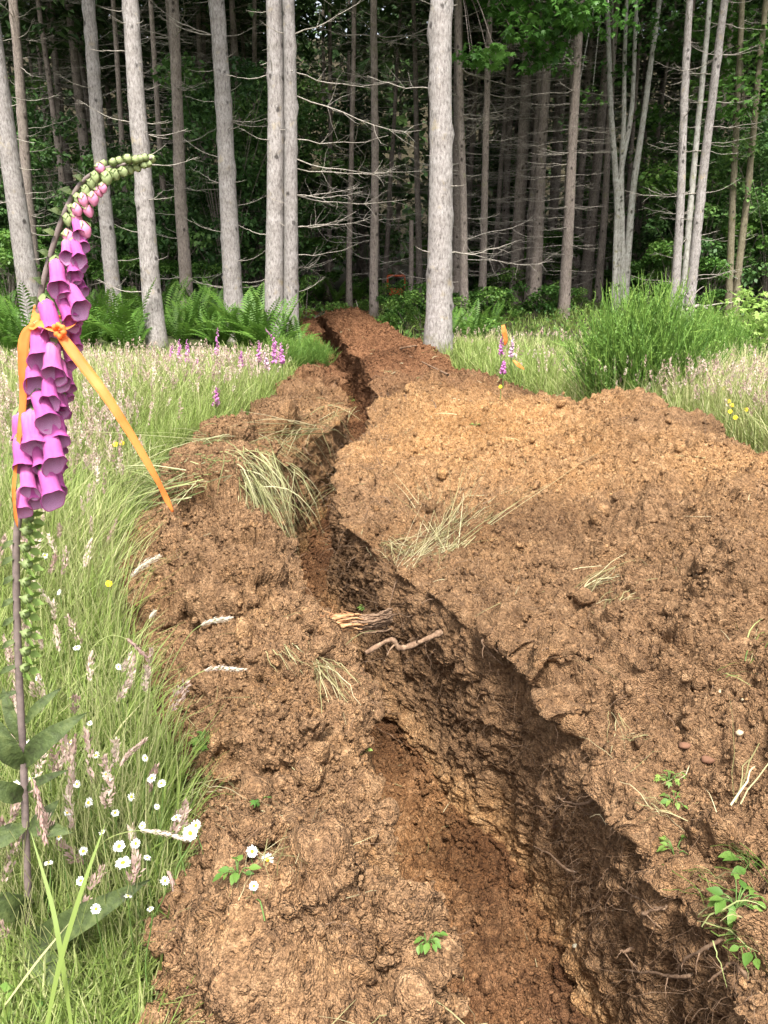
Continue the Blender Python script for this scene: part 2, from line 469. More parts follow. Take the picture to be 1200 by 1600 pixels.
    mo = np.where(floor_, .62 + 1.0 * fbm(p, 2.6, 195, 3), np.where(cc == 4, .30 - .30 * smooth(.5, 1, depth) + .2 * fbm(p, 2.5, 196, 2), np.where(cc == 2, .22, 0.06)))
    mo = np.where(heap, .03 + .45 * smooth(.05, .6, fbm(p, 1.3, 197, 3)) + np.where(cc == 5, .20 * smooth(4.6, 3.0, p[:, 1]) if False else .20 * (1 - smooth(3.0, 4.6, p[:, 1])), 0), mo)
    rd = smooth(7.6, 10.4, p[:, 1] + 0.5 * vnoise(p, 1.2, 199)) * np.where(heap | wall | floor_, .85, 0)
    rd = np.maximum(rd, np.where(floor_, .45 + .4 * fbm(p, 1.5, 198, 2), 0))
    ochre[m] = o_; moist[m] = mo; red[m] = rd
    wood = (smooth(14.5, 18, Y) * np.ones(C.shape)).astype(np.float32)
    nr, nc = C.shape
    ids = np.arange(nr * nc).reshape(nr, nc)
    cut = int(np.searchsorted(yr, 23.0))
    def sub(name, c0, c1, mat, at, r0=0, r1=None):
        idx = ids[r0:r1, c0:c1 + 1]; w_ = c1 - c0 + 1; nr = idx.shape[0]
        V = P.reshape(-1, 3)[idx.ravel()]
        k, j = np.meshgrid(np.arange(nr - 1), np.arange(w_ - 1), indexing='ij')
        F = np.stack([k * w_ + j, k * w_ + j + 1, (k + 1) * w_ + j + 1, (k + 1) * w_ + j], -1).reshape(-1, 4)
        if at is None: return V, F
        return make(name, V, F, mat, None, True, {a: b.ravel()[idx.ravel()] for a, b in at.items()})
    code = C[0]
    last = lambda k: int(np.nonzero(code == k)[0][-1])
    at = {'ochre': ochre, 'moist': moist, 'red': red}
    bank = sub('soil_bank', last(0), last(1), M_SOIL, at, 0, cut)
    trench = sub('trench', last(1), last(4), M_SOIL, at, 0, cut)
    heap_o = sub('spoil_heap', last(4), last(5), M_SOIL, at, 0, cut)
    V1, F1 = sub('', 0, last(0), None, None); V2, F2 = sub('', last(5), nc - 1, None, None); V3, F3 = sub('', last(0), last(5), None, None, cut - 1)
    w1 = wood[:, :last(0) + 1].ravel(); w2 = wood[:, last(5):].ravel()
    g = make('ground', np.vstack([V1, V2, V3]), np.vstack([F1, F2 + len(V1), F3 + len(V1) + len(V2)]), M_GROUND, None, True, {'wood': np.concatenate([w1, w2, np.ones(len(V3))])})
    tag(g, 'grassy field and forest floor on both sides of the trench', 'ground', kind='structure')
    tag(bank, 'low bank of crumbly brown soil between the meadow and the trench', 'soil bank', kind='structure')
    tag(trench, 'narrow freshly dug trench with scraped earth walls running into the forest', 'trench', kind='structure')
    tag(heap_o, 'long heap of brown and ochre dug soil lying along the trench', 'spoil heap', kind='structure')
    return P, N, C, S, yr, GL, GR, L, R, at
SODS = [(-.98, 4.25, .15, .34), (-1.22, 3.75, .10, .30), (-.70, 3.55, .10, .26), (-.95, 3.15, .13, .30), (-.58, 3.0, .10, .24), (-.50, 2.55, .07, .24), (-.85, 5.1, .10, .36), (-1.15, 5.7, .12, .38), (-.95, 6.4, .12, .35), (-.25, 1.5, .06, .22), (-.10, 1.28, .07, .2), (-.35, 2.05, .06, .22), (-.8, 8.0, .09, .3), (-.85, 9.2, .08, .3)]
HUMPS = [(1.95, 6.2, .17, .36), (2.3, 5.6, .07, .32), (1.40, 7.1, .10, .30), (1.66, 6.75, -.06, .2), (1.0, 8.9, .05, .4), (.75, 9.8, -.06, .3), (1.25, 2.6, .14, .34), (2.35, 4.2, .02, .35), (0.75, 5.2, .10, .4), (1.1, 4.3, -.09, .28), (1.55, 3.6, .12, .3), (.95, 3.3, -.07, .22), (.25, 4.9, .07, .3), (.55, 6.5, .10, .35), (1.2, 5.6, -.06, .3), (1.15, 1.75, .09, .25), (1.45, 2.1, -.05, .2), (.3, 11.2, .12, .5), (-.1, 14.0, .1, .6), (.45, 8.0, .08, .4)]
P_, N_, C_, S_, YR, GL_, GR_, L_, R_, AT_ = build_terrain()
# a coarse copy of the surface, for standing things on it
_st = (slice(None, None, 5), slice(None, None, 4))
_v = P_[_st]; _r, _c = _v.shape[:2]
_k, _j = np.meshgrid(np.arange(_r - 1), np.arange(_c - 1), indexing='ij')
_f = np.stack([_k * _c + _j, _k * _c + _j + 1, (_k + 1) * _c + _j + 1, (_k + 1) * _c + _j], -1).reshape(-1, 4)
BVH = BVHTree.FromPolygons([tuple(a) for a in _v.reshape(-1, 3)], _f.tolist())
def hit(px, py):
    d = Vector(ray(px, py)).normalized()
    h = BVH.ray_cast(Vector(CAM), d)
    return (np.array(h[0]), np.array(h[1])) if h[0] is not None else (at_z(px, py, 0), np.array([0, 0, 1.0]))
def zat(x, y):
    h = BVH.ray_cast(Vector((x, y, 40)), Vector((0, 0, -1)))
    return h[0].z if h[0] is not None else 0.0
# ------------------------------------------------------------------ helpers: many thin things at once
def unit(a): return a / (np.linalg.norm(a, axis=-1, keepdims=True) + 1e-12)
def ribbons(C, W, side):
    """C (N,K,3) centre lines, W (N,K) half widths, side (N,3) or (N,K,3)"""
    n, k = C.shape[:2]
    if side.ndim == 2: side = side[:, None, :]
    V = np.stack([C - side * W[..., None], C + side * W[..., None]], 2).reshape(-1, 3)
    b = (np.arange(n) * k * 2)[:, None] + (np.arange(k - 1) * 2)[None, :]
    F = np.stack([b, b + 1, b + 3, b + 2], -1).reshape(-1, 4)
    return V, F
def threads(C, R, sides=3):
    """thin tubes: C (N,K,3), R (N,K)"""
    n, k = C.shape[:2]
    t = unit(C[:, -1] - C[:, 0])
    a = np.where(np.abs(t[:, 2:3]) < .8, np.array([[0, 0, 1.0]]), np.array([[1.0, 0, 0]]))
    x = unit(np.cross(t, a)); y = np.cross(t, x)
    th = np.arange(sides) * 2 * math.pi / sides
    ring = np.cos(th)[None, :, None] * x[:, None] + np.sin(th)[None, :, None] * y[:, None]
    V = (C[:, :, None] + ring[:, None] * R[..., None, None]).reshape(-1, 3)
    i = np.arange(n)[:, None, None] * k * sides; q = np.arange(k - 1)[None, :, None] * sides; s = np.arange(sides)[None, None, :]
    s2 = (s + 1) % sides
    F = np.stack([i + q + s, i + q + s2, i + q + sides + s2, i + q + sides + s], -1).reshape(-1, 4)
    return V, F
def blades(B, h, az, lean, wd, K=5, rng=RNG, droop=0.35):
    n = len(B); t = np.linspace(0, 1, K)[None, :]
    out = np.stack([np.cos(az), np.sin(az), 0 * az], -1)
    f = lean[:, None] * t ** 1.8
    up = t * (1 - droop * lean[:, None] * t)
    C = B[:, None] + out[:, None] * (f * h[:, None])[..., None] + np.array([0, 0, 1.0]) * (up * h[:, None])[..., None]
    a2 = az + math.pi / 2 + rng.normal(0, .5, n)
    side = np.stack([np.cos(a2), np.sin(a2), 0 * a2], -1)
    W = wd[:, None] * (1 - t ** 2.2) * (0.7 + 0.6 * np.sin(t * 2.2)) + 0.0003
    return C, W, side
def rotz(a):
    c, s = math.cos(a), math.sin(a); return np.array([[c, -s, 0], [s, c, 0], [0, 0, 1.0]])
def randrot(n, rng=RNG):
    q = unit(rng.normal(size=(n, 4))); w_, x, y, z = q.T
    return np.stack([np.stack([1 - 2 * (y * y + z * z), 2 * (x * y - z * w_), 2 * (x * z + y * w_)], -1),
                     np.stack([2 * (x * y + z * w_), 1 - 2 * (x * x + z * z), 2 * (y * z - x * w_)], -1),
                     np.stack([2 * (x * z - y * w_), 2 * (y * z + x * w_), 1 - 2 * (x * x + y * y)], -1)], 1)
LEAF4 = (np.array([[0, 0, 0], [.5, .32, .10], [1, 0, -.06], [.5, -.32, .10]]), np.array([[0, 1, 2, 3]]))
_t = [0, .12, .32, .55, .8, 1.0]; _w = [.02, .16, .30, .28, .15, .01]
LEAF8 = (np.array([v for t, w_ in zip(_t, _w) for v in ((t, -w_, .10 * w_ * 3 - .14 * t * t), (t, 0, -.14 * t * t), (t, w_, .10 * w_ * 3 - .14 * t * t))]), np.array([[k * 3 + j, k * 3 + j + 1, k * 3 + j + 4, k * 3 + j + 3] for k in range(5) for j in range(2)]))
def _lobed():
    ang = np.radians([-150, -118, -92, -70, -48, -24, 0, 24, 48, 70, 92, 118, 150]); r = [.30, .34, .62, .40, .80, .45, 1.0, .45, .80, .40, .62, .34, .30]
    V = np.array([[0, 0, 0]] + [[.35 + .62 * q * math.cos(a), .62 * q * math.sin(a), -.10 * q * q] for a, q in zip(ang, r)])
    V[0] = [.3, 0, .06]
    m = len(ang); F = np.array([[0, 1 + k, 1 + (k + 1) % m] for k in range(m)])
    return V, F
LOBED = _lobed()
def leaves(P, size, shape=LEAF4, tilt=0.6, rng=RNG, az=None, pitch=None):
    """leaf at each point: random heading, leaning tilt (radians, spread)"""
    n = len(P); LV, LF = shape
    az = rng.uniform(0, 2 * math.pi, n) if az is None else az
    pt = rng.normal(0.25, tilt, n) if pitch is None else pitch
    rl = rng.normal(0, tilt, n)
    ca, sa, cp, sp, cr, sr = np.cos(az), np.sin(az), np.cos(pt), np.sin(pt), np.cos(rl), np.sin(rl)
    ex = np.stack([ca * cp, sa * cp, -sp], -1)
    ey0 = np.stack([-sa, ca, 0 * ca], -1); ez0 = np.cross(ex, ey0)
    ey = ey0 * cr[:, None] + ez0 * sr[:, None]; ez = np.cross(ex, ey)
    s = np.broadcast_to(size, (n,))[:, None, None]
    V = P[:, None] + s * (LV[None, :, 0:1] * ex[:, None] + LV[None, :, 1:2] * ey[:, None] + LV[None, :, 2:3] * ez[:, None])
    F = (np.arange(n) * len(LV))[:, None, None] + LF[None]
    return V.reshape(-1, 3), F.reshape(-1, LF.shape[1])
def cloud(n, balls, rng=RNG, shell=0.55):
    """points in a set of ellipsoids (cx,cy,cz,rx,ry,rz), denser to the outside"""
    b = np.array(balls); wgt = (b[:, 3] * b[:, 4] * b[:, 5]) ** .8; k = rng.choice(len(b), n, p=wgt / wgt.sum())
    d = unit(rng.normal(size=(n, 3))) * (rng.uniform(0, 1, (n, 1)) ** (1 / 3 * (1 - shell) + .05))
    return b[k, :3] + d * b[k, 3:6], k

# ------------------------------------------------------------------ plant and wood materials
M_GRASS = leafmat('grass', (.07, .12, .022), (.24, .32, .078), (.56, .52, .29), .5, .4, False)
M_SEED = leafmat('seed_head', (.34, .22, .19), (.54, .42, .35), (.70, .63, .50), .8, .25, False)
M_STRAW = leafmat('straw', (.14, .13, .05), (.32, .29, .14), (.52, .46, .29), .7, .2, False)
M_HERB = leafmat('herb_leaf', (.035, .085, .016), (.10, .20, .036), (.23, .33, .075), .5, .35, False)
M_FERN = leafmat('fern_leaf', (.035, .09, .014), (.090, .19, .028), (.17, .27, .05), .5, .35)
M_BROOM = leafmat('broom_leaf', (.04, .105, .020), (.14, .26, .048), (.27, .39, .085), .5, .3, False)
M_SHRUB = leafmat('shrub_leaf', (.030, .080, .015), (.085, .19, .034), (.18, .30, .065), .45, .35)
M_DARKLEAF = leafmat('forest_leaf', (.028, .068, .020), (.070, .150, .040), (.15, .26, .065), .5, .25)
M_MAPLE = leafmat('maple_leaf', (.025, .075, .014), (.065, .165, .03), (.12, .25, .05), .45, .4)
M_NEEDLE = leafmat('needles', (.028, .060, .020), (.062, .120, .035), (.12, .19, .06), .6, .1)
M_FOXLEAF_ = leafmat('foxglove_leaf', (.035, .045, .020), (.060, .088, .028), (.12, .15, .05), .6, .2, False)
q = NT('foxglove_leaf_veined'); _n = q.noise(55, 4, .65, q.pos()); _n2 = q.noise(14, 3, .6, q.pos())
q.base(q.ramp(q.math('ADD', q.math('MULTIPLY', _n, .6), q.math('MULTIPLY', _n2, .4)), [(.32, (.035, .040, .020)), (.5, (.065, .092, .030)), (.68, (.13, .16, .055))]), .6).translucent(.22); q.bump(_n, 1.0, .006); M_FOXLEAF = q.m
def barkmat(name, base, dark, pale, lichen=None, sc=1.0):
    q = NT(name)
    p = q.pos((1, 1, .38)); p2 = q.pos((1, 1, 1.0)); oi = q.n('ShaderNodeObjectInfo').outputs['Random']
    n = q.noise(38 * sc, 5, .7, p); n2 = q.noise(5, 4, .6, p2); n3 = q.noise(85 * sc, 3, .7, p)
    c = q.ramp(n, [(.30, dark), (.48, base), (.70, pale)])
    c = q.mix(q.ramp(n3, [(.60, (0, 0, 0)), (.70, (1, 1, 1))]), c, dark)
    if lichen: c = q.mix(q.ramp(n2, [(.60, (0, 0, 0)), (.74, (.75, .75, .75))]), c, lichen)
    v = q.n('ShaderNodeTexVoronoi'); v.inputs['Scale'].default_value = 4.2; v.inputs['Randomness'].default_value = 1.0; q.l(q.pos((1.2, 1.2, .95)), v.inputs['Vector'])
    kn = q.math('ADD', v.outputs['Distance'], q.math('MULTIPLY', q.math('SUBTRACT', n, .5), .25))
    c = q.mix(q.ramp(kn, [(.10, (.95, .95, .95)), (.21, (0, 0, 0))]), c, tuple(v_ * .55 for v_ in dark))
    wv = q.noise(2.6, 3, .6, q.pos((.6, .6, 2.2)))
    c = q.mix(1.0, c, q.ramp(wv, [(.3, (.80, .78, .76)), (.65, (1.06, 1.06, 1.06))]), 'MULTIPLY')
    sx = q.n('ShaderNodeSeparateXYZ'); q.l(q.pos(), sx.inputs[0])
    ms = q.math('SUBTRACT', q.math('ADD', q.math('MULTIPLY', n2, 1.6), -.35), q.math('MULTIPLY', sx.outputs[2], .95))
    c = q.mix(q.ramp(ms, [(.05, (0, 0, 0)), (.5, (.7, .7, .7))]), c, (.12, .115, .055))
    br = q.math('ADD', .85, q.math('MULTIPLY', oi, .3))
    c = q.mix(1.0, c, q.ramp(br, [(0, (0, 0, 0)), (1, (1, 1, 1))]), 'MULTIPLY')
    q.base(c, .9); q.bump(q.math('ADD', n, q.math('MULTIPLY', n3, .5)), .8, .012)
    return q.m
M_BARK = barkmat('pale_bark', (.27, .245, .232), (.10, .086, .08), (.40, .372, .355), (.33, .27, .17))
M_BARKD = barkmat('brown_bark', (.23, .19, .165), (.09, .07, .06), (.34, .29, .25), (.20, .19, .11))
M_ALDER = barkmat('alder_bark', (.35, .34, .305), (.13, .12, .10), (.47, .46, .42), (.20, .19, .07), .7)
M_MOSSY = barkmat('mossy_bark', (.16, .14, .09), (.07, .06, .04), (.24, .21, .15), (.14, .13, .04))
q = NT('dead_twig'); q.base(q.ramp(q.noise(14, 3, .6, q.pos()), [(.3, (.16, .14, .12)), (.5, (.29, .26, .22)), (.7, (.42, .38, .33))]), .9); M_TWIG = q.m
q = NT('root_bark'); q.base(q.ramp(q.noise(60, 4, .7, q.pos()), [(.3, (.085, .05, .03)), (.5, (.17, .105, .065)), (.7, (.29, .20, .13))]), .9); M_ROOT = q.m
q = NT('torn_wood'); q.base(q.ramp(q.noise(30, 5, .7, q.pos((.25, 1.5, 1.5))), [(.3, (.14, .060, .028)), (.5, (.34, .18, .085)), (.7, (.54, .35, .19))]), .85); M_TORN = q.m
def plain(name, c, rough=.6, trans=0, spec=.3, var=.18, sc=60):
    q = NT(name); n = q.noise(sc, 3, .6, q.pos())
    lo = tuple(v * (1 - var) for v in c); hi = tuple(min(1, v * (1 + var)) for v in c)
    q.base(q.ramp(n, [(.3, lo), (.7, hi)]), rough); q.b.inputs['Specular IOR Level'].default_value = spec
    if trans: q.translucent(trans)
    return q.m

# ------------------------------------------------------------------ loose crumbs of soil (nobody could count them)
def soil_crumbs():
    rng = np.random.default_rng(21)
    g = (1 + 5 ** .5) / 2
    IV = unit(np.array([[-1, g, 0], [1, g, 0], [-1, -g, 0], [1, -g, 0], [0, -1, g], [0, 1, g], [0, -1, -g], [0, 1, -g], [g, 0, -1], [g, 0, 1], [-g, 0, -1], [-g, 0, 1]]))
    IF = np.array([[0,11,5],[0,5,1],[0,1,7],[0,7,10],[0,10,11],[1,5,9],[5,11,4],[11,10,2],[10,7,6],[7,1,8],[3,9,4],[3,4,2],[3,2,6],[3,6,8],[3,8,9],[4,9,5],[2,4,11],[6,2,10],[8,6,7],[9,8,1]])
    # one finer ball for the larger lumps
    ed = {}; V2 = [tuple(v) for v in IV]; F2 = []
    def midp(a, b):
        k = (min(a, b), max(a, b))
        if k not in ed: V2.append(tuple(unit((np.array(V2[a]) + np.array(V2[b])) / 2))); ed[k] = len(V2) - 1
        return ed[k]
    for a, b, c in IF:
        x, y, z = midp(a, b), midp(b, c), midp(c, a); F2 += [[a, x, z], [b, y, x], [c, z, y], [x, y, z]]
    V2 = np.array(V2); F2 = np.array(F2)
    mb = MB()
    flat = P_.reshape(-1, 3); code = C_.ravel(); s = S_.ravel()
    ok = (code == 1) | (code == 5) | (code == 3)
    Yv = flat[:, 1]
    for (n, bv, bf, lo, hi, seed) in ((190000, IV, IF, .0024, .0098, 1), (10000, V2, F2, .007, .020, 2), (1100, V2, F2, .018, .05, 3)):
        cand = np.nonzero(ok & (Yv > .95) & (Yv < 21.5))[0]
        k = rng.choice(cand, n)
        wgt = vnoise(flat[k], 2.2, 300 + seed) + .6 * vnoise(flat[k], 9, 301 + seed) + np.where(code[k] == 3, .25, 0)
        k = k[wgt > rng.uniform(-1.0, .5, n)]
        n = len(k)
        r = np.exp(rng.uniform(math.log(lo), math.log(hi), n))
        r = np.maximum(r, flat[k, 1] * .0011)
        sh = rng.uniform(.6, 1.25, (n, 1, 3))
        jit = 1 + rng.normal(0, .24 if seed < 3 else .16, (n, len(bv), 1))
        R = randrot(n, rng)
        V = np.einsum('nij,nvj->nvi', R, bv[None] * sh * jit) * r[:, None, None]
        V = V + (flat[k] + np.stack([rng.normal(0, .004, n), rng.normal(0, .004, n), r * rng.uniform(-.35, .55, n)], -1))[:, None]
        F = (np.arange(n) * len(bv))[:, None, None] + bf[None]
        rep = lambda a: np.repeat(a, len(bv))
        mb.add(V.reshape(-1, 3), F.reshape(-1, 3), ochre=rep(AT_['ochre'].ravel()[k] + rng.normal(0.0, .12, n)), moist=rep(AT_['moist'].ravel()[k] + rng.normal(-.05, .14, n)), red=rep(AT_['red'].ravel()[k]))
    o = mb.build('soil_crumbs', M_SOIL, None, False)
    tag(o, 'loose crumbs and lumps of dug soil', 'soil crumbs', kind='stuff')
soil_crumbs()

# ------------------------------------------------------------------ fine roots hanging out of the cut sod, and loose straw
def walk(S, D, ln, K, grav, wig, rng):
    n = len(S); C = np.zeros((n, K, 3)); C[:, 0] = S; d = unit(D)
    for k in range(1, K):
        d = unit(d + np.array([0, 0, -grav]) + rng.normal(0, wig, (n, 3)))
        C[:, k] = C[:, k - 1] + d * (ln / (K - 1))[:, None]
    return C
def fine_roots():
    rng = np.random.default_rng(5)
    flat = P_.reshape(-1, 3); nn = N_.reshape(-1, 3); code = C_.ravel(); s = S_.ravel()
    near = (flat[:, 1] > 1.0) & (flat[:, 1] < 9)
    a = np.nonzero((code == 4) & (s > .45) & near)[0]; b = np.nonzero((code == 1) & near)[0]; c = np.nonzero((code == 5) & (s < .12) & near)[0]; c5 = np.nonzero((code == 5) & near)[0]; d_ = np.nonzero((code == 2) & (s < .7) & near)[0]
    k = np.concatenate([rng.choice(a, 1300), rng.choice(b, 1100), rng.choice(c, 900), rng.choice(d_, 500), rng.choice(c5, 1900)])
    k = k[vnoise(flat[k], 3.0, 77) > rng.uniform(-.9, .5, len(k))]
    n = len(k)
    ln = np.exp(rng.uniform(math.log(.03), math.log(.24), n)) * np.where(code[k] == 4, 1.2, .8)
    C = walk(flat[k] - nn[k] * .004, nn[k] * .8 + rng.normal(0, .5, (n, 3)), ln, 7, .22, .38, rng)
    R = (np.exp(rng.normal(math.log(.0008), .45, n)) * np.clip(flat[k, 1] / 2.5, .8, 3))[:, None] * np.linspace(1, .45, 7)[None]
    V, F = threads(C, R)
    o = make('fine_roots', V, F, M_ROOT)
    tag(o, 'hair-like roots hanging from the torn sod along the trench', 'fine roots', kind='stuff')
fine_roots()

def lay(P0, P1, n, spread, rng, width=.0022, lift=.012, K=7, arch=.03, jitter=.35):
    jitter = jitter * 1.7; width = width * .8
    """n blades lying from around P0 towards P1"""
    P0, P1 = np.asarray(P0), np.asarray(P1); L = np.linalg.norm(P1 - P0)
    S = P0 + rng.normal(0, spread, (n, 3)) * np.array([1, 1, .15]); d = unit((P1 - P0)[None] + rng.normal(0, jitter * L, (n, 3)) * np.array([1, 1, .25]))
    ln = L * rng.uniform(.5, 1.15, n); t = np.linspace(0, 1, K)
    C = S[:, None] + d[:, None] * (ln[:, None] * t[None])[..., None]
    C[..., 2] += (arch * rng.uniform(.2, 1.4, n))[:, None] * np.sin(t * math.pi)[None] + lift * rng.uniform(.3, 1.6, n)[:, None]
    C += np.cumsum(rng.normal(0, .004, C.shape), 1)
    W = width * rng.uniform(.6, 1.3, n)[:, None] * (1 - .7 * t[None] ** 2)
    side = unit(np.cross(d, rng.normal(0, 1, (n, 3))))
    return C, W, side, rng.uniform(0, 1, n)
def straw():
    rng = np.random.default_rng(9)
    flat = P_.reshape(-1, 3); code = C_.ravel(); s = S_.ravel()
    cand = np.nonzero(((code == 5) | (code == 1) | ((code == 3) & (s > .2))) & (flat[:, 1] > 1) & (flat[:, 1] < 16))[0]
    mb = MB()
    k = rng.choice(cand, 1500); k = k[vnoise(flat[k], 1.6, 400) > rng.uniform(-.6, .7, len(k))]
    for i in k:
        p = flat[i]; a = rng.uniform(0, 2 * math.pi); L = rng.uniform(.03, .20)
        C, W, sd_, tn = lay(p, p + np.array([math.cos(a), math.sin(a), rng.normal(0, .12)]) * L, 1, .004, rng, .0014 * max(1, p[1] / 3), .008, 5, .01, .2)
        V, F = ribbons(C, W, sd_); mb.add(V, F, tint=np.repeat(tn, 10))
    o = mb.build('loose_straw', M_STRAW)
    tag(o, 'bits of dry grass scattered over the dug soil', 'loose straw', kind='stuff')
straw()

def tuft(name, label, strands, mat, parts='blades'):
    """strands: list of (px0,py0,px1,py1,count,spread,width,arch)"""
    rng = np.random.default_rng(abs(hash(label)) % 1000 if False else len(label) * 31 + int(strands[0][0]))
    mb = MB(); first = None
    for (a, b, c, d, n, sp, wd, ar) in strands:
        p0 = hit(a, b)[0]; p1 = hit(c, d)[0]
        if first is None: first = p0
        C, W, sd_, tn = lay(p0, p1, n, sp, rng, wd, .012, 7, ar, .16)
        V, F = ribbons(C - first, W, sd_); mb.add(V, F, tint=np.repeat(tn, 14))
    o = mb.build(name, mat); o.location = first
    return tag(o, label, 'straw tuft')
tuft('straw_tuft', 'thick sheaf of pale straw lying on the ochre side of the spoil heap', [(705, 862, 772, 755, 75, .03, .0018, .02), (690, 840, 765, 760, 40, .04, .0016, .03), (650, 885, 745, 800, 60, .05, .0016, .02), (630, 870, 700, 850, 40, .06, .0014, .015)], M_STRAW)
tuft('straw_tuft', 'small fan of dry straw on the open brown slope of the spoil heap', [(925, 925, 1000, 895, 26, .03, .002, .02), (950, 950, 985, 925, 16, .03, .002, .02)], M_STRAW)
tuft('straw_tuft', 'few long green-yellow stalks at the edge of the heap above a hollow', [(1165, 1035, 1195, 975, 9, .012, .003, .02), (1130, 1055, 1180, 1062, 5, .02, .002, .01)], M_GRASS)
tuft('straw_tuft', 'bent bleached stalk standing alone above the weeds on the heap', [(1145, 1260, 1195, 1150, 5, .008, .0025, .03)], M_STRAW)
tuft('straw_tuft', 'thin straws crossing beside a green weed at the heap edge', [(955, 1120, 1000, 1175, 6, .01, .002, .02), (970, 1160, 1040, 1150, 8, .02, .002, .01)], M_STRAW)
tuft('straw_tuft', 'bleached straws hanging over the trench rim below the broken root', [(500, 1040, 556, 1110, 34, .02, .0022, .02), (440, 1015, 480, 1060, 16, .02, .002, .015)], M_STRAW)
tuft('straw_tuft', 'flattened pale grass swath bent over the upper edge of the soil bank', [(318, 742, 205, 805, 110, .10, .003, .05), (330, 720, 240, 765, 80, .10, .003, .05), (285, 765, 195, 770, 70, .10, .003, .04), (345, 690, 290, 730, 50, .1, .003, .04)], leafmat('bent_grass', (.10, .15, .045), (.30, .34, .13), (.52, .50, .30), .6, .3, False))
tuft('straw_tuft', 'dry thatch strewn on top of the soil bank beside the meadow', [(480, 670, 420, 700, 60, .10, .003, .02), (400, 690, 460, 730, 50, .10, .003, .02), (520, 640, 480, 670, 40, .10, .003, .02)], M_STRAW)
tuft('straw_tuft', 'dry stems fanned out beside the white daisies lying on the bank', [(440, 1360, 400, 1260, 16, .03, .0012, .02), (380, 1390, 450, 1330, 14, .03, .0012, .02), (345, 1230, 400, 1290, 12, .04, .0012, .01)], M_STRAW)

def hanging_tuft():
    rng = np.random.default_rng(31)
    mb = MB(); p0 = hit(345, 705)[0]; org = p0
    for (ax, ay, bx, by, n) in ((362, 712, 396, 735, 55), (378, 745, 412, 785, 110), (448, 735, 462, 760, 24), (395, 705, 425, 735, 40)):
        a = hit(ax, ay)[0]; b = hit(bx, by)[0]
        S = a + (b - a) * rng.uniform(0, 1, (n, 1)) + rng.normal(0, .03, (n, 3)) + [0, 0, .03]
        D = np.array([.55, -.65, -.15]) + rng.normal(0, .27, (n, 3))
        C = walk(S, D, rng.uniform(.25, .62, n), 9, .30, .13, rng)
        W = .0026 * rng.uniform(.6, 1.3, n)[:, None] * (1 - .8 * np.linspace(0, 1, 9)[None] ** 2)
        V, F = ribbons(C - org, W, unit(np.cross(D, rng.normal(0, 1, (n, 3))))); mb.add(V, F, tint=np.repeat(rng.uniform(.2, 1, n), 18))
    o = mb.build('hanging_grass', leafmat('hanging_grass', (.07, .075, .025), (.22, .22, .09), (.45, .42, .24), .6, .25, False)); o.location = org
    tag(o, 'long tuft of grass hanging down over the bank into the trench', 'grass tuft')
hanging_tuft()

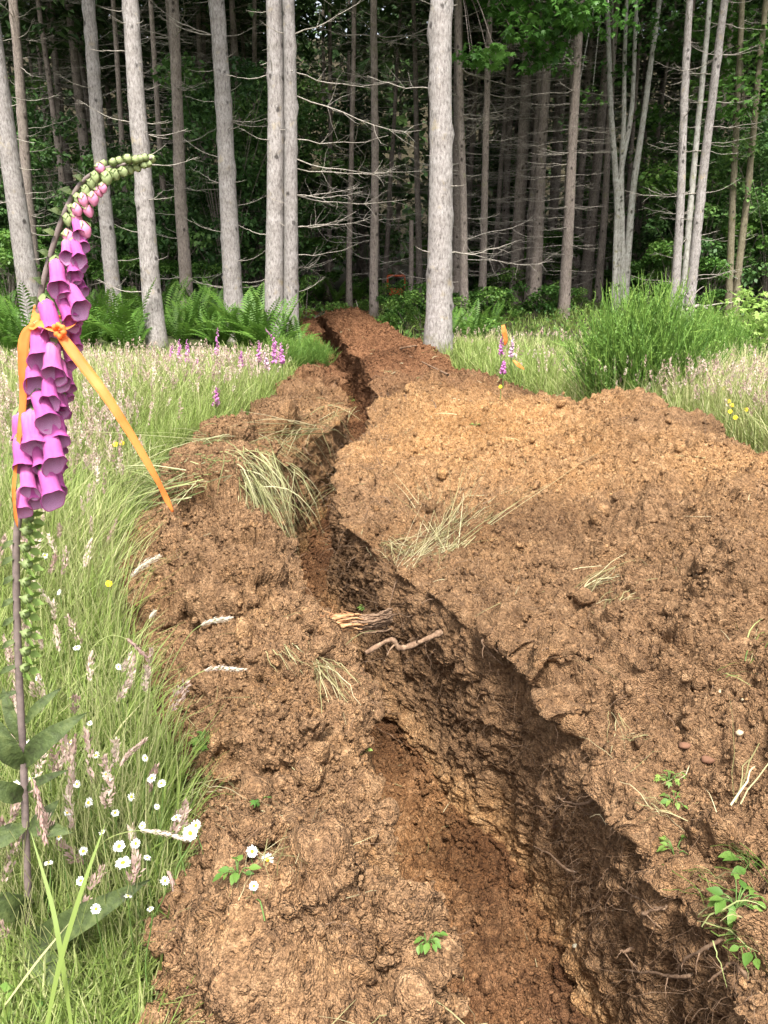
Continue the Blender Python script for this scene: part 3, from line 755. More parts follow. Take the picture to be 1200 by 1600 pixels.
# ------------------------------------------------------------------ thick roots across and out of the trench wall
def root(label, pts, r0, r1, mat=M_ROOT, name='root', forks=(), n=26, sides=8):
    rng = np.random.default_rng(int(pts[0][0]))
    mb = MB(); org = np.array(pts[0])
    C = bez(pts, n); C = C + np.cumsum(rng.normal(0, .0016, C.shape), 0)
    rad = np.linspace(r0, r1, n) * (1 + .18 * rng.normal(size=n))
    V, F = tube(C - org, rad, sides); mb.add(V, F)
    for (i, d, L, r) in forks:
        k = int(i * (n - 1)); D = np.array(d, float) / np.linalg.norm(d)
        Cf = walk(C[k][None], D[None], np.array([L]), 9, .05, .16, rng)[0]
        V, F = tube(Cf - org, np.linspace(r, r * .3, 9), 5); mb.add(V, F)
    o = mb.build(name, mat); o.location = org
    return tag(o, label, 'root')
def W(px, py, t): return at_t(px, py, t)
tw = 3.55
def torn_root():
    rng = np.random.default_rng(3)
    ta = float(np.dot(hit(474, 986)[0] - CAM, [0, CP, -SP])); a = at_t(480, 988, ta + .09); b = at_t(572, 974, ta + .16); e = empty('torn_root', (a + b) / 2, 'thick torn root with splintered orange wood crossing the trench', 'root')
    ctr = (a + b) / 2; mb = MB()
    ax = unit(b - a); L = np.linalg.norm(b - a)
    C = bez([a - ctr, a - ctr + ax * L * .3 + [0, 0, .012], a - ctr + ax * L * .65 + [0, 0, .018], b - ctr], 40)
    for k in range(70):
        th = rng.uniform(0, 2 * math.pi); rr = .034 * math.sqrt(rng.uniform(.1, 1)); off = np.array([0, rr * math.cos(th), rr * math.sin(th)])
        i0 = int(rng.uniform(0, 8)); i1 = int(rng.uniform(26, 40))
        S = C[i0:i1] + off * np.linspace(1.35, .8, i1 - i0)[:, None]; S = S + np.cumsum(rng.normal(0, .0016, S.shape), 0)
        r = rng.uniform(.003, .008); V, F = tube(S, r * np.sin(np.linspace(.25, math.pi - .25, len(S))) ** .5, 6); mb.add(V, F)
    for k in range(14):
        i = int(rng.uniform(2, 36)); D = unit(np.array([rng.normal(-.4, .6), rng.normal(-.3, .4), rng.uniform(.1, 1)]))
        S = walk((C[i] + [0, 0, .03])[None], D[None], np.array([rng.uniform(.03, .08)]), 5, 0, .1, rng)[0]
        V, F = tube(S, np.linspace(.004, .0008, 5), 4); mb.add(V, F)
    mb.build('splintered_wood', M_TORN, e)
    # bark still on the end that runs into the wall
    mb = MB()
    for k in range(70):
        th = rng.uniform(0, 6.28); rr = .028 * math.sqrt(rng.uniform(.05, 1)); off = np.array([0, rr * math.cos(th), rr * math.sin(th)])
        S = bez([C[24], C[32], C[39], C[39] + ax * .05 + [0, .04, -.02], C[39] + ax * .10 + [0, .12, -.05]], 22)[int(rng.uniform(0, 6)):] + off; S = S + np.cumsum(rng.normal(0, .0022, S.shape), 0)
        V, F = tube(S, rng.uniform(.003, .006) * np.sin(np.linspace(.3, 2.6, len(S))) ** .5, 5); mb.add(V, F)
    mb.build('bark', M_ROOT, e)
torn_root()
root('pale forked root jutting from the trench wall just below the torn root', [W(690, 988, 3.05), W(655, 1003, 3.02), W(625, 1012, 3.0), W(608, 1003, 2.98), W(572, 1026, 2.95)], .011, .009, forks=[(.62, (-.6, -.2, -.1), .06, .005), (.3, (.1, -.3, .6), .08, .004)])
def stub():
    rng = np.random.default_rng(8)
    a = W(500, 1012, 3.2); e = empty('broken_root', a, 'broken upright root stub with orange wood at the trench rim', 'root')
    mb = MB()
    for k in range(26):
        p0 = W(482 + rng.uniform(0, 38), 1010 + rng.uniform(-6, 12), 3.2) - a; p1 = W(515 + rng.uniform(-4, 12), 1040 + rng.uniform(-6, 6), 3.12) - a; p2 = W(532 + rng.uniform(-3, 6), 1085 + rng.uniform(-25, 14), 3.1) - a
        C = bez([p0, p1, p2], 14); V, F = tube(C, rng.uniform(.005, .009) * np.sin(np.linspace(.4, math.pi - .2, 14)) ** .5, 6); mb.add(V, F)
    mb.build('splintered_wood', M_TORN, e)
stub()
RT = [((640, 880), (612, 945), 'root curving down the wall beside the torn root'), ((900, 1360), (845, 1322), 'pale crooked root low on the trench wall under a lone weed'),
      ((925, 1250), (880, 1245), 'finger-like root sticking out high on the trench wall'), ((1040, 1415), (985, 1395), 'brown root poking out beneath the lavender-stemmed weed'),
      ((1080, 1520), (990, 1518), 'wavy root at the foot of the trench wall in the near corner'), ((1130, 1468), (1070, 1508), 'slanting brown root under the overhanging sod'),
      ((1165, 1525), (1120, 1532), 'short reddish root end beside the lowest weed stalks'), ((990, 1480), (985, 1490), 'thin root bent along the dark lower wall'),
      ((1010, 1425), (1045, 1415), 'cut orange root end in the hollow of the overhang'), ((870, 1290), (905, 1230), 'twisted root pair rising up the middle of the trench wall'),
      ((760, 1000), (790, 1040), 'bare root looping under the rim of the heap'), ((560, 870), (528, 905), 'straight root spanning the narrow part of the trench')]
for i, (a, b, lab) in enumerate(RT):
    p, n_ = hit(*a); q_, n2 = hit(*b)
    d = q_ - p
    if np.linalg.norm(d) > .45: q_ = p + d / np.linalg.norm(d) * .3
    mid = (p + q_) / 2 + n_ * .035 + np.array([0, 0, .01 * math.sin(i * 2.2)])
    root(lab, [p - n_ * .02, p + n_ * .015, mid, q_ + n2 * .03], .0055, .0022, forks=[(.55, (math.sin(i), -.4, -.6), .05, .0022), (.8, (-.5, math.cos(i * 3), .2), .04, .0015)], sides=6)

# a few stones that stand out from the soil
def stone(px, py, size, label, mat):
    rng = np.random.default_rng(int(px)); p, n_ = hit(px, py)
    V = unit(rng.normal(size=(1, 3))) ; u = np.linspace(0, math.pi, 9); v = np.arange(12) * math.pi / 6
    G = np.array([[math.sin(a) * math.cos(b), math.sin(a) * math.sin(b), math.cos(a)] for a in u for b in v])
    G = G * (1 + .22 * vnoise(G + px, 1.4, 5) + .10 * vnoise(G + px, 3.5, 6))[:, None] * np.array([1, .75, .6]) * size
    F = np.array([[i * 12 + j, i * 12 + (j + 1) % 12, (i + 1) * 12 + (j + 1) % 12, (i + 1) * 12 + j] for i in range(8) for j in range(12)])
    o = make('stone', G, F, mat); o.location = p + n_ * size * .05; o.rotation_euler = (rng.uniform(-.4, .4), rng.uniform(-.4, .4), rng.uniform(0, 6))
    tag(o, label, 'stone')
MS1 = plain('brick_stone', (.17, .085, .05), .9, sc=25); MS2 = plain('pale_stone', (.50, .40, .26), .9, sc=25); MS3 = plain('ochre_stone', (.40, .22, .09), .9, sc=25)
for a in ((1105, 1187, .018, 'brick-red stone on the heap above the leafy weeds', MS1), (1070, 1165, .017, 'round brown-red stone beside straws at the heap edge', MS1), (1162, 1093, .009, 'small round cream stone on the heap slope', MS2), (1125, 1080, .007, 'tiny cream pebble beside a larger cream stone', MS2),
          (1155, 1145, .016, 'broken cream stone chip on the heap', MS2), (1115, 1284, .011, 'cream stone alone on the bare soil above the weeds', MS2), (900, 1478, .012, 'greyish stone on the trench floor', plain('grey_stone', (.30, .27, .2), .9)),
          (735, 1460, .014, 'yellow stone by a dry stalk on the trench floor', MS3), (530, 1310, .010, 'tan pebble on the crest of the near bank', MS3)): stone(*a)
# ------------------------------------------------------------------ meadow grass (nobody could count the blades)
def gl(y): return np.interp(y, YR, GL_)
def gr(y): return np.interp(y, YR, GR_)
def zfield(x, y): return field(x, y)
def spots(n, side, y0, y1, pw, rng, margin=0.0):
    """points in the meadow on one side of the soil"""
    u = rng.uniform(0, 1, n); a = 1 - pw
    y = (y0 ** a + u * (y1 ** a - y0 ** a)) ** (1 / a) if abs(a) > 1e-6 else y0 * (y1 / y0) ** u
    if side < 0:
        x1 = gl(y) - margin; x0 = -(.60 * y + .9); x = x0 + (x1 - x0) * rng.uniform(0, 1, n)
    else:
        x0 = gr(y) + margin; x1 = .60 * y + 1.2; x = x0 + (x1 - x0) * rng.uniform(0, 1, n)
        k = x1 > x0; x, y = x[k], y[k]
    return x, y
def grass():
    rng = np.random.default_rng(12)
    Vs, Fs, Ts, n0 = [], [], [], 0
    def put(x, y, h, wd, lean, tint, K=5, az=None):
        nonlocal n0
        B = np.stack([x, y, zfield(x, y) - .01], -1); n = len(x)
        az = rng.uniform(0, 2 * math.pi, n) if az is None else az
        C, Wd, sd_ = blades(B, h, az, lean, wd, K, rng)
        V, F = ribbons(C, Wd, sd_); Vs.append(V); Fs.append(F + n0); Ts.append(np.repeat(tint, 2 * K)); n0 += len(V)
    for side, n, y0, y1 in ((-1, 98000, .75, 12.8), (1, 44000, 3.2, 14.5)):
        x, y = spots(n, side, y0, y1, 1.15, rng, .0); n = len(x)
        P = np.stack([x, y, 0 * x], -1)
        lush = vnoise(P, .9, 500); dry = vnoise(P, .6, 510) + .4 * vnoise(P, 2.5, 511)
        keep = vnoise(P, 2.2, 512) > rng.uniform(-2.2, -.3, n)
        x, y, lush, dry = x[keep], y[keep], lush[keep], dry[keep]; n = len(x)
        edge = np.clip(((gl(y) - x) if side < 0 else (x - gr(y))) / .55, 0, 1)
        tall = np.clip((y - 1.2) / 2.2, 0, 1) * (.4 + .6 * edge)
        h = (.21 + .46 * tall) * (1 - .55 * smooth(6.0, 12.5, y)) * (1 + .25 * lush) * rng.uniform(.55, 1.25, n)
        wd = np.maximum(rng.uniform(.0012, .0040, n), y * .00050)
        straw_ = smooth(-.1, .6, dry) * np.clip((y - 2) / 2, 0, 1)
        tint = np.clip(.48 + .2 * lush + rng.normal(0, .16, n) + .42 * straw_ * (rng.uniform(0, 1, n) < .7), 0, 1)
        put(x, y, h, wd, rng.uniform(.1, .75, n), tint)
    # dense short turf close to the camera
    x, y = spots(26000, -1, .7, 3.4, .6, rng, -.03); n = len(x)
    put(x, y, rng.uniform(.08, .26, n), rng.uniform(.001, .0026, n), rng.uniform(.2, 1.0, n), np.clip(rng.normal(.57, .2, n), 0, 1), 4)
    # a stand of upright blades on the upper edge of the bank, where the mower never went
    for (a, b, w_, m, hh) in ((-1.6, 6.4, .45, 4200, .48), (-1.35, 8.6, .45, 3200, .42), (-1.55, 10.6, .5, 2600, .40), (-1.95, 5.2, .5, 2600, .40)):
        x = rng.normal(a, w_ * .5, m); y = rng.normal(b, w_, m); k = x < gl(y) + .02; x, y = x[k], y[k]; n = len(x)
        put(x, y, hh * rng.uniform(.5, 1.15, n), np.maximum(.0022, y * .00042) * rng.uniform(.7, 1.3, n), rng.uniform(.1, .8, n), np.clip(rng.normal(.52, .12, n), 0, 1), 6)
    # tall grass just behind the heap
    for (a, b, w_, m, hh) in ((2.6, 8.3, .7, 4200, .48), (1.55, 10.2, .5, 3400, .40), (3.7, 7.3, .6, 3600, .50), (4.0, 6.2, .5, 2600, .5), (1.05, 12.2, .5, 2600, .4), (3.2, 6.9, .4, 2200, .55)):
        x = rng.normal(a, w_, m); y = rng.normal(b, w_, m); k = x > gr(y) - .05; x, y = x[k], y[k]; n = len(x)
        put(x, y, hh * rng.uniform(.5, 1.15, n), np.maximum(.0022, y * .00045) * rng.uniform(.7, 1.3, n), rng.uniform(.1, .9, n), np.clip(rng.normal(.50, .13, n), 0, 1), 6)
    # sparse grass on the forest floor by the edge
    x = rng.uniform(-16, 16, 16000); y = rng.uniform(16, 26, 16000)
    k = (x < gl(y) - .1) | (x > gr(y) + .1); x, y = x[k], y[k]; n = len(x)
    put(x, y, rng.uniform(.12, .4, n), rng.uniform(.006, .012, n), rng.uniform(.2, .8, n), np.clip(rng.normal(.33, .12, n), 0, 1), 4)
    o = make('grass', np.concatenate(Vs), np.concatenate(Fs), M_GRASS, None, True, {'tint': np.concatenate(Ts)})
    tag(o, 'tall rough meadow grass, green and straw coloured', 'grass', kind='stuff')
grass()

def head_quads(base, axis, L, rad, nq, ql, qw, rng, flare=.5):
    """one feathery seed head: small scales round an axis"""
    a = unit(axis); t = rng.uniform(0, 1, nq); th = rng.uniform(0, 2 * math.pi, nq)
    u = unit(np.cross(a, [0.31, .22, .9])); v = np.cross(a, u)
    ro = np.cos(th)[:, None] * u + np.sin(th)[:, None] * v
    r = rad * np.sin(np.clip(t * .92 + .08, 0, 1) * math.pi) ** .7
    p = base + a * (t * L)[:, None] + ro * (r * rng.uniform(.3, 1, nq))[:, None]
    d = unit(a + ro * flare * rng.uniform(.2, 1.4, (nq, 1)))
    s = unit(np.cross(d, ro)) * qw; e = d * (ql * rng.uniform(.6, 1.3, nq))[:, None]
    V = np.stack([p - s * .4, p + e * .5 - s, p + e, p + e * .5 + s], 1).reshape(-1, 3)
    F = np.arange(nq * 4).reshape(-1, 4)
    return V, F
def seed_heads():
    rng = np.random.default_rng(14); mb = MB(); stems = MB()
    for side, n, y0, y1 in ((-1, 8800, 1.3, 10.6), (1, 4300, 4.5, 13.5)):
        x, y = spots(n, side, y0, y1, .75, rng, .05)
        P = np.stack([x, y, 0 * x], -1)
        k = vnoise(P, .45, 610) + .35 * vnoise(P, 1.8, 611) > rng.uniform(-.8, .35, len(x)); x, y = x[k], y[k]
        for i in range(len(x)):
            yy = y[i]; h = rng.uniform(.38, .68) * (1 if yy > 2.4 else .7) * (1 - .42 * smooth(6.0, 12.0, yy)); az = rng.uniform(0, 2 * math.pi); ln = rng.uniform(.05, .35)
            out = np.array([math.cos(az), math.sin(az), 0]); t = np.linspace(0, 1, 5)[:, None]
            B = np.array([x[i], yy, zfield(x[i], yy)]); C = B + out * h * ln * t ** 2 + np.array([0, 0, h]) * t
            r = max(.0008, yy * .00022)
            V, F = threads(C[None], np.full((1, 5), r)); stems.add(V, F, tint=rng.uniform(.55, .9))
            if yy < 4.2 and rng.uniform() < .93 - .13 * max(0, yy - 2.2): continue
            nq = int(np.clip(150 / yy, 16, 60)); sc = max(1, yy / 5) ** .6
            V, F = head_quads(C[-1] - [0, 0, .01], C[-1] - C[-2], rng.uniform(.06, .12), rng.uniform(.007, .016) * sc, nq, .016 * sc, .0032 * sc * (1.25 if nq < 25 else 1), rng, rng.uniform(.2, .8))
            mb.add(V, F, tint=np.repeat(rng.uniform(.05, .75) + rng.normal(0, .12, nq), 4))
    o = mb.build('seed_heads', M_SEED); tag(o, 'pinkish feathery grass seed heads over the meadow', 'seed heads', kind='stuff')
    o = stems.build('grass_stems', M_GRASS); tag(o, 'thin stems under the grass seed heads', 'grass stems', kind='stuff')
seed_heads()

def herb_cover():
    """small-leaved clover and plantain among the grass, and the low green layer inside the wood"""
    rng = np.random.default_rng(16); mb = MB()
    x, y = spots(22000, -1, .7, 4.0, .5, rng, .0); n = len(x)
    P = np.stack([x, y, zfield(x, y) + rng.uniform(.0, .20, n) * np.clip((gl(y) - x) / .3, .2, 1)], -1)
    k = vnoise(P, 2.5, 620) > rng.uniform(-1, .4, n); P = P[k]
    V, F = leaves(P, rng.uniform(.012, .034, len(P)), LEAF4, .5, rng); mb.add(V, F, tint=np.repeat(np.clip(rng.normal(.62, .22, len(P)), 0, 1), 4))
    n = 30000; x = rng.uniform(-20, 20, n); y = rng.uniform(14, 34, n)
    k = ((x < gl(y) - .15) | (x > gr(y) + .1) | (y > 23.3)) & (vnoise(np.stack([x, y, 0 * x], -1), .5, 630) > rng.uniform(-.9, .5, n)); x, y = x[k], y[k]; n = len(x)
    P = np.stack([x, y, zfield(x, y) + rng.uniform(.0, .45, n) ** 1.5], -1)
    V, F = leaves(P, rng.uniform(.06, .14, n), LEAF4, .5, rng); mb.add(V, F, tint=np.repeat(np.clip(rng.normal(.5, .22, n), 0, 1), 4))
    o = mb.build('ground_cover', M_HERB); tag(o, 'low leafy ground cover', 'ground cover', kind='stuff')
herb_cover()

# ------------------------------------------------------------------ daisies and yellow flowers
M_PETAL = plain('white_petal', (.80, .80, .78), .6, .25, .2, .04); M_DISC = plain('yellow_disc', (.55, .40, .03), .8, 0, .2, .25, 300)
M_STEM = plain('green_stem', (.10, .17, .04), .6, .1); M_YELL = plain('yellow_petal', (.75, .55, .02), .6, .2, .2, .1)
def flower_head(parent, R, np_, petal_mat, disc_mat, rng, dr=.32, layers=1, wide=.24):
    mb = MB()
    for ly in range(layers):
        for k in range(np_):
            a = 2 * math.pi * (k + .5 * ly) / np_ + rng.normal(0, .06); L = R * rng.uniform(.86, 1.05); dz = rng.normal(-.06, .12) * R
            u = np.array([math.cos(a), math.sin(a), 0]); v = np.array([-math.sin(a), math.cos(a), 0]); ww = R * wide * .5
            pts = [(.22, .35), (.5, 1), (.85, .95), (1.0, .35)]
            V = []
            for (t, q_) in pts:
                z = dz * t * t + .02 * R * ly
                V += [u * L * t - v * ww * q_ + [0, 0, z], u * L * t + v * ww * q_ + [0, 0, z]]
            mb.add(V, [[0, 1, 3, 2], [2, 3, 5, 4], [4, 5, 7, 6]])
    mb.build('petals', petal_mat, parent)
    th = np.arange(10) * 2 * math.pi / 10; rr = R * dr; V = [[0, 0, rr * .55]]; F = []
    for k, (q_, z) in enumerate(((.45, .48), (.85, .25), (1.0, -.05))): V += [[rr * q_ * math.cos(a), rr * q_ * math.sin(a), rr * z] for a in th]
    F3 = [[0, 1 + j, 1 + (j + 1) % 10] for j in range(10)]; F4 = [[1 + r * 10 + j, 1 + (r + 1) * 10 + j, 1 + (r + 1) * 10 + (j + 1) % 10, 1 + r * 10 + (j + 1) % 10] for r in range(2) for j in range(10)]
    make('disc', V, [np.array(F3), np.array(F4)], disc_mat, parent)
def flower(name, label, cat, top, R, tilt_to, petal_mat, disc_mat, np_, group, dr=.32, layers=1, wide=.24, base=None, ground=None):
    rng = np.random.default_rng(int(abs(top[0]) * 1e5) % 99991)
    e = empty(name, top, label, cat, group)
    h = bpy.data.objects.new('flower_head', None); COL.objects.link(h); h.parent = e
    d = Vector(tilt_to).normalized(); h.rotation_euler = d.to_track_quat('Z', 'Y').to_euler()
    flower_head(h, R, np_, petal_mat, disc_mat, rng, dr, layers, wide)
    if base is None:
        g = zat(top[0], top[1]); base = np.array([top[0] + rng.normal(0, .03), top[1] + rng.normal(0, .03), g])
    C = bez([np.zeros(3) - np.array(d) * R * .05, np.array([0, 0, -.03]) - np.array(d) * R * .4, (base - top) * .6 + rng.normal(0, .01, 3), base - top], 10)
    V, F = tube(C, np.linspace(.0012, .0017, 10) * max(1, top[1] / 3), 5); make('stem', V, F, M_STEM, e)
    return e
for (x_, y_) in ((150, 1180), (165, 1210), (120, 1225), (205, 1245), (180, 1270), (160, 1300), (222, 1290), (105, 1270), (230, 1340), (150, 1420), (235, 1420), (200, 1400), (110, 1160), (140, 1130), (60, 1060), (110, 1090), (245, 1260), (130, 1330)):
    top = at_z(x_, y_, .34); rng = np.random.default_rng(x_ * 7 + y_); toc = unit(CAM - top)
    flower('daisy', 'small white daisy scattered among the near grass beside the bank', 'daisy', top, rng.uniform(.007, .011), (toc[0] * .6 + rng.normal(0, .5), toc[1] * .5 + rng.normal(0, .4), .8), M_PETAL, M_DISC, int(rng.integers(12, 19)), 'small daisies scattered in the near grass', .34, 1)
DAISY = [((297, 1302), .021, 'largest white daisy, a full bloom overlapping the soil bank', 20, 2), ((306, 1290), .016, 'white daisy tucked behind the largest daisy', 18, 1), ((275, 1277), .014, 'small daisy with open yellow-green centre above the largest daisy', 18, 1),
         ((237, 1216), .015, 'daisy with a green centre, upper of two at the grass edge', 17, 1), ((252, 1224), .013, 'daisy facing the soil, lower of two at the grass edge', 17, 1), ((227, 1184), .013, 'topmost daisy at the meeting of grass and soil', 17, 1),
         ((192, 1348), .020, 'ragged double daisy bloom in the middle of the near grass', 20, 2), ((186, 1322), .016, 'daisy just above the ragged double bloom', 18, 1), ((212, 1318), .013, 'half-closed daisy beside a bent seed head', 16, 1),
         ((138, 1254), .015, 'daisy in side view amid the grass by the foxglove leaves', 17, 1), ((20, 1120), .024, 'big daisy behind the foxglove stem with bright yellow eye', 20, 1), ((44, 1163), .016, 'white daisy under the big one by the foxglove stem', 18, 1),
         ((26, 1226), .014, 'daisy half hidden by dark foxglove bract leaves', 17, 1), ((48, 1219), .012, 'little daisy right of a foxglove stem amid leaves'.replace('right of', 'next to'), 16, 1), ((92, 1307), .013, 'yellow-centred daisy low in the grass near a foxglove leaf', 15, 1),
         ((76, 1348), .012, 'daisy with few petals beside the foxglove stalk', 12, 1), ((126, 1376), .012, 'yellow-eyed daisy just above the large oval leaf', 14, 1), ((258, 1376), .012, 'small yellow-eyed daisy near a drooping purple seed head', 13, 1),
         ((70, 868), .016, 'white daisy far up the meadow beside green seed pods', 16, 1), ((120, 1012), .014, 'edge-on daisy beside the seed pod stalk', 15, 1), ((185, 1042), .012, 'white daisy between purple grass heads at the soil edge', 15, 1), ((92, 925), .014, 'white daisy behind the pods at mid height', 15, 1)]
for (px, R, lab, np_, ly) in DAISY:
    zt = .36 if px[1] > 1100 else .46; R = R * .84
    top = at_z(px[0], px[1], zt)
    rng = np.random.default_rng(px[0]); toc = unit(CAM - top)
    flower('daisy', lab, 'daisy', top, R, (toc[0] * .7 + rng.normal(0, .4), toc[1] * .6 + rng.normal(0, .3), .75), M_PETAL, M_DISC, np_, 'daisies in the near grass', .34, ly)
for (px, R, lab) in (((388, 1334), .013, 'torn-up daisy lying on the bank, upper of three'), ((398, 1346), .015, 'torn-up daisy lying on the bank with widest bloom'), ((400, 1384), .010, 'torn-up daisy lying on the bank, lowest of three')):
    p, n_ = hit(*px); top = p + n_ * .03; b = hit(px[0] + 14, px[1] + 60)[0] + [0, 0, .008]
    flower('daisy', lab, 'daisy', top, R, tuple(unit(CAM - top) + [.2, 0, .3]), M_PETAL, M_DISC, 17, 'daisies torn up onto the soil', .33, 1, base=b)
YF = [((180, 694), 'yellow flower in the mid meadow, higher of a pair by the orange tape'), ((190, 692), 'yellow flower touching its twin beyond the orange tape'), ((170, 912), 'yellow flower at the soil edge among pale seed heads'), ((212, 585), 'tiny yellow flower under the ferns'), ((1130, 606), 'highest yellow flower in the grass behind the heap'),
      ((1141, 643), 'single bright yellow flower lowest behind the heap'), ((1144, 633), 'yellow flower of a loose trio behind the heap, middle one'), ((1139, 627), 'yellow flower of a loose trio behind the heap, top one'), ((1149, 652), 'yellow flower nearest the trimmed edge of the heap'), ((782, 604), 'small yellow flower in the grass beside the flagged foxglove'), ((1166, 640), 'pale yellow flower at the far end of the grass behind the heap')]
for (px, lab) in YF:
    top = at_z(px[0], px[1], .42); d = unit(CAM - top)
    flower('yellow_flower', lab, 'flower', top, .018 if px[1] < 700 else .013, (d[0], d[1], .5), M_YELL, M_DISC, 12, 'yellow meadow flowers', .4, 1, .4)

# ------------------------------------------------------------------ arching grass stalks in front of the soil
def stalk(label, base, tip_pts, t, L, rad, tint, nq=170):
    rng = np.random.default_rng(int(tip_pts[-1][0]) + 3)
    pts = [at_t(*base, t[0])] + [at_t(a, b, t[1]) for a, b in tip_pts]
    e = empty('grass_stalk', pts[0], label, 'grass stalk', 'arching grass stalks at the soil edge'); C = bez(np.array(pts) - pts[0], 40)
    V, F = tube(C, np.linspace(.0016, .0009, 40), 5); make('stalk', V, F, M_GRASS, e, True, {'tint': np.full(len(V), .62)})
    mb = MB(); k0 = int(40 * (1 - L))
    for k in range(k0, 39):
        u = (k - k0) / (39 - k0); V, F = head_quads(C[k], C[k + 1] - C[k], np.linalg.norm(C[k + 1] - C[k]) * 1.5, rad * math.sin(math.pi * (.1 + .85 * u)) ** .8, nq // (39 - k0) + 3, .011, .0016, rng, .4)
        mb.add(V, F, tint=tint + rng.normal(0, .06))
    mb.build('seed_head', M_SEED, e)
stalk('pale seed head arching far over the soil bank, middle of three', (205, 1165), [(250, 1075), (290, 1000), (320, 974), (357, 966)], (2.2, 2.1), .32, .008, .85)
stalk('pale seed head drooping to the soil below the other two', (215, 1160), [(262, 1095), (295, 1062), (330, 1045), (378, 1046)], (2.15, 2.05), .34, .008, .7)
stalk('green feathery seed head standing upright against the soil', (190, 1110), [(185, 980), (193, 925), (215, 890), (246, 870)], (2.4, 2.3), .36, .012, .95)
stalk('short white seed head rising beside two arching ones', (182, 1085), [(200, 1040), (225, 980), (240, 958)], (2.3, 2.2), .2, .005, 1.0)
stalk('purple seed head bowing over at the soil edge', (120, 1080), [(140, 1020), (170, 994), (200, 1000), (226, 1024)], (2.2, 2.1), .3, .006, .05)
stalk('pink seed head slanting above the topmost daisy', (165, 1280), [(180, 1220), (195, 1185), (224, 1158)], (1.9, 1.8), .5, .007, .35)
stalk('rosy seed head lying across the foxglove leaves', (70, 1330), [(55, 1240), (45, 1205), (58, 1242), (70, 1310)], (1.35, 1.3), .4, .007, .0)
stalk('purple drooping seed head beside a yellow-eyed daisy', (240, 1420), [(250, 1380), (258, 1358), (268, 1375), (277, 1412)], (1.9, 1.8), .45, .006, .1)
stalk('long cream seed head lying level in front of the largest daisy', (140, 1340), [(170, 1310), (215, 1298), (255, 1302), (292, 1312)], (1.85, 1.8), .5, .006, .8)
# two broad blades that cross the near corner, and one that leans over the bank
def blade_obj(label, pts, w0, tint):
    C = bez([at_t(a, b, t) for a, b, t in pts], 24); o0 = C[0]
    Wd = w0 * np.sin(np.linspace(.5, math.pi - .02, 24)) ** .7
    side = unit(np.cross(np.gradient(C, axis=0), np.array([.3, -1, .6])))
    V1, F1 = ribbons((C - o0)[None], Wd[None], side[None]); V1[:, 2] += np.tile([0, .0], 24)
    o = make('grass_leaf', V1, F1, M_GRASS, None, True, {'tint': np.full(len(V1), tint)}); o.location = o0; tag(o, label, 'grass blade')
blade_obj('broad bright green grass blade slanting up across the near corner', [(72, 1605, 1.35), (95, 1500, 1.36), (128, 1390, 1.38), (165, 1285, 1.42)], .0042, .45)
blade_obj('blue-green grass blade rising beside the broad bright blade', [(112, 1605, 1.4), (95, 1490, 1.4), (80, 1410, 1.42), (48, 1300, 1.46)], .0042, .42)
blade_obj('long yellow-green blade leaning out over the near soil bank', [(285, 1532, 1.75), (360, 1507, 1.78), (450, 1478, 1.82), (540, 1452, 1.85)], .0055, .60)
blade_obj('thin straw stem slanting from the near corner', [(8, 1570, 1.4), (60, 1500, 1.42), (110, 1440, 1.45)], .002, .85)

# ------------------------------------------------------------------ small living plants on the soil
def weed(name, label, px, size, n, mat, shape=LEAF4, up=.6, tint=.7):
    tint = tint * .85; n = int(n * 1.3)
    rng = np.random.default_rng(int(px[0] + px[1])); p, n_ = hit(*px); e = empty(name, p, label, 'weed')
    lv = MB(); st = MB()
    for k in range(n):
        az = rng.uniform(0, 2 * math.pi); L = size * rng.uniform(.5, 1.1); d = unit(np.array([math.cos(az), math.sin(az), up * rng.uniform(.4, 1.8)]))
        tip = d * L + [0, 0, .012]; V, F = tube(bez([[0, 0, -.01], tip * .5 + [0, 0, .01], tip], 6), .0013, 4); st.add(V, F)
        V, F = leaves(tip[None], size * rng.uniform(.45, .85), shape, .25, rng, np.array([az + rng.normal(0, .3)]), np.array([rng.uniform(-.2, .5)])); lv.add(V, F, tint=np.clip(tint + rng.normal(0, .15), 0, 1))
    lv.build('leaves', mat, e); st.build('stems', M_STEM, e)
weed('seedling', 'bright green lobed seedling standing alone on the soil bank', (408, 1262), .036, 7, M_MAPLE, LOBED, 1.2, 1.0)
weed('weed', 'pale green leafy weed at the heap edge above the sagebrush-like one'.replace(' above the sagebrush-like one', ', highest of a column of weeds'), (1045, 1222), .034, 9, M_HERB, LOBED, .5, .9)
weed('weed', 'weed with one silvery round leaf below the highest weed of the column', (1052, 1258), .03, 7, M_HERB, LEAF8, .4, .8)
weed('weed', 'weed with yellowing leaves hanging at the trench rim', (1055, 1335), .04, 9, M_HERB, LEAF8, .3, .85)
weed('weed', 'spreading uprooted green weed at the overhang of the rim', (1150, 1420), .05, 18, M_HERB, LEAF8, .4, .75)
weed('weed', 'weed with a broad torn leaf near the picture edge on the heap'.replace('picture edge', 'bent bleached stalk'), (1172, 1355), .05, 8, M_HERB, LEAF8, .4, .7)
weed('weed', 'bushy green weed hanging lowest at the overhang', (1172, 1490), .045, 14, M_HERB, LEAF8, .4, .7)
weed('weed', 'small green sprig growing on the torn root', (572, 958), .035, 9, M_HERB, LEAF8, 1.2, .8)
weed('weed', 'feathery bright green tuft on the rim of the near bank', (562, 1180), .03, 16, M_HERB, LEAF8, 1.0, 1.0)
weed('weed', 'low bright green tuft in a dip of the bank near the grass', (318, 1170), .04, 22, M_HERB, LEAF8, .8, .95)
weed('weed', 'little green weed at the foot of the bank by the torn-up daisies', (372, 1372), .035, 8, M_HERB, LEAF8, .6, .7)
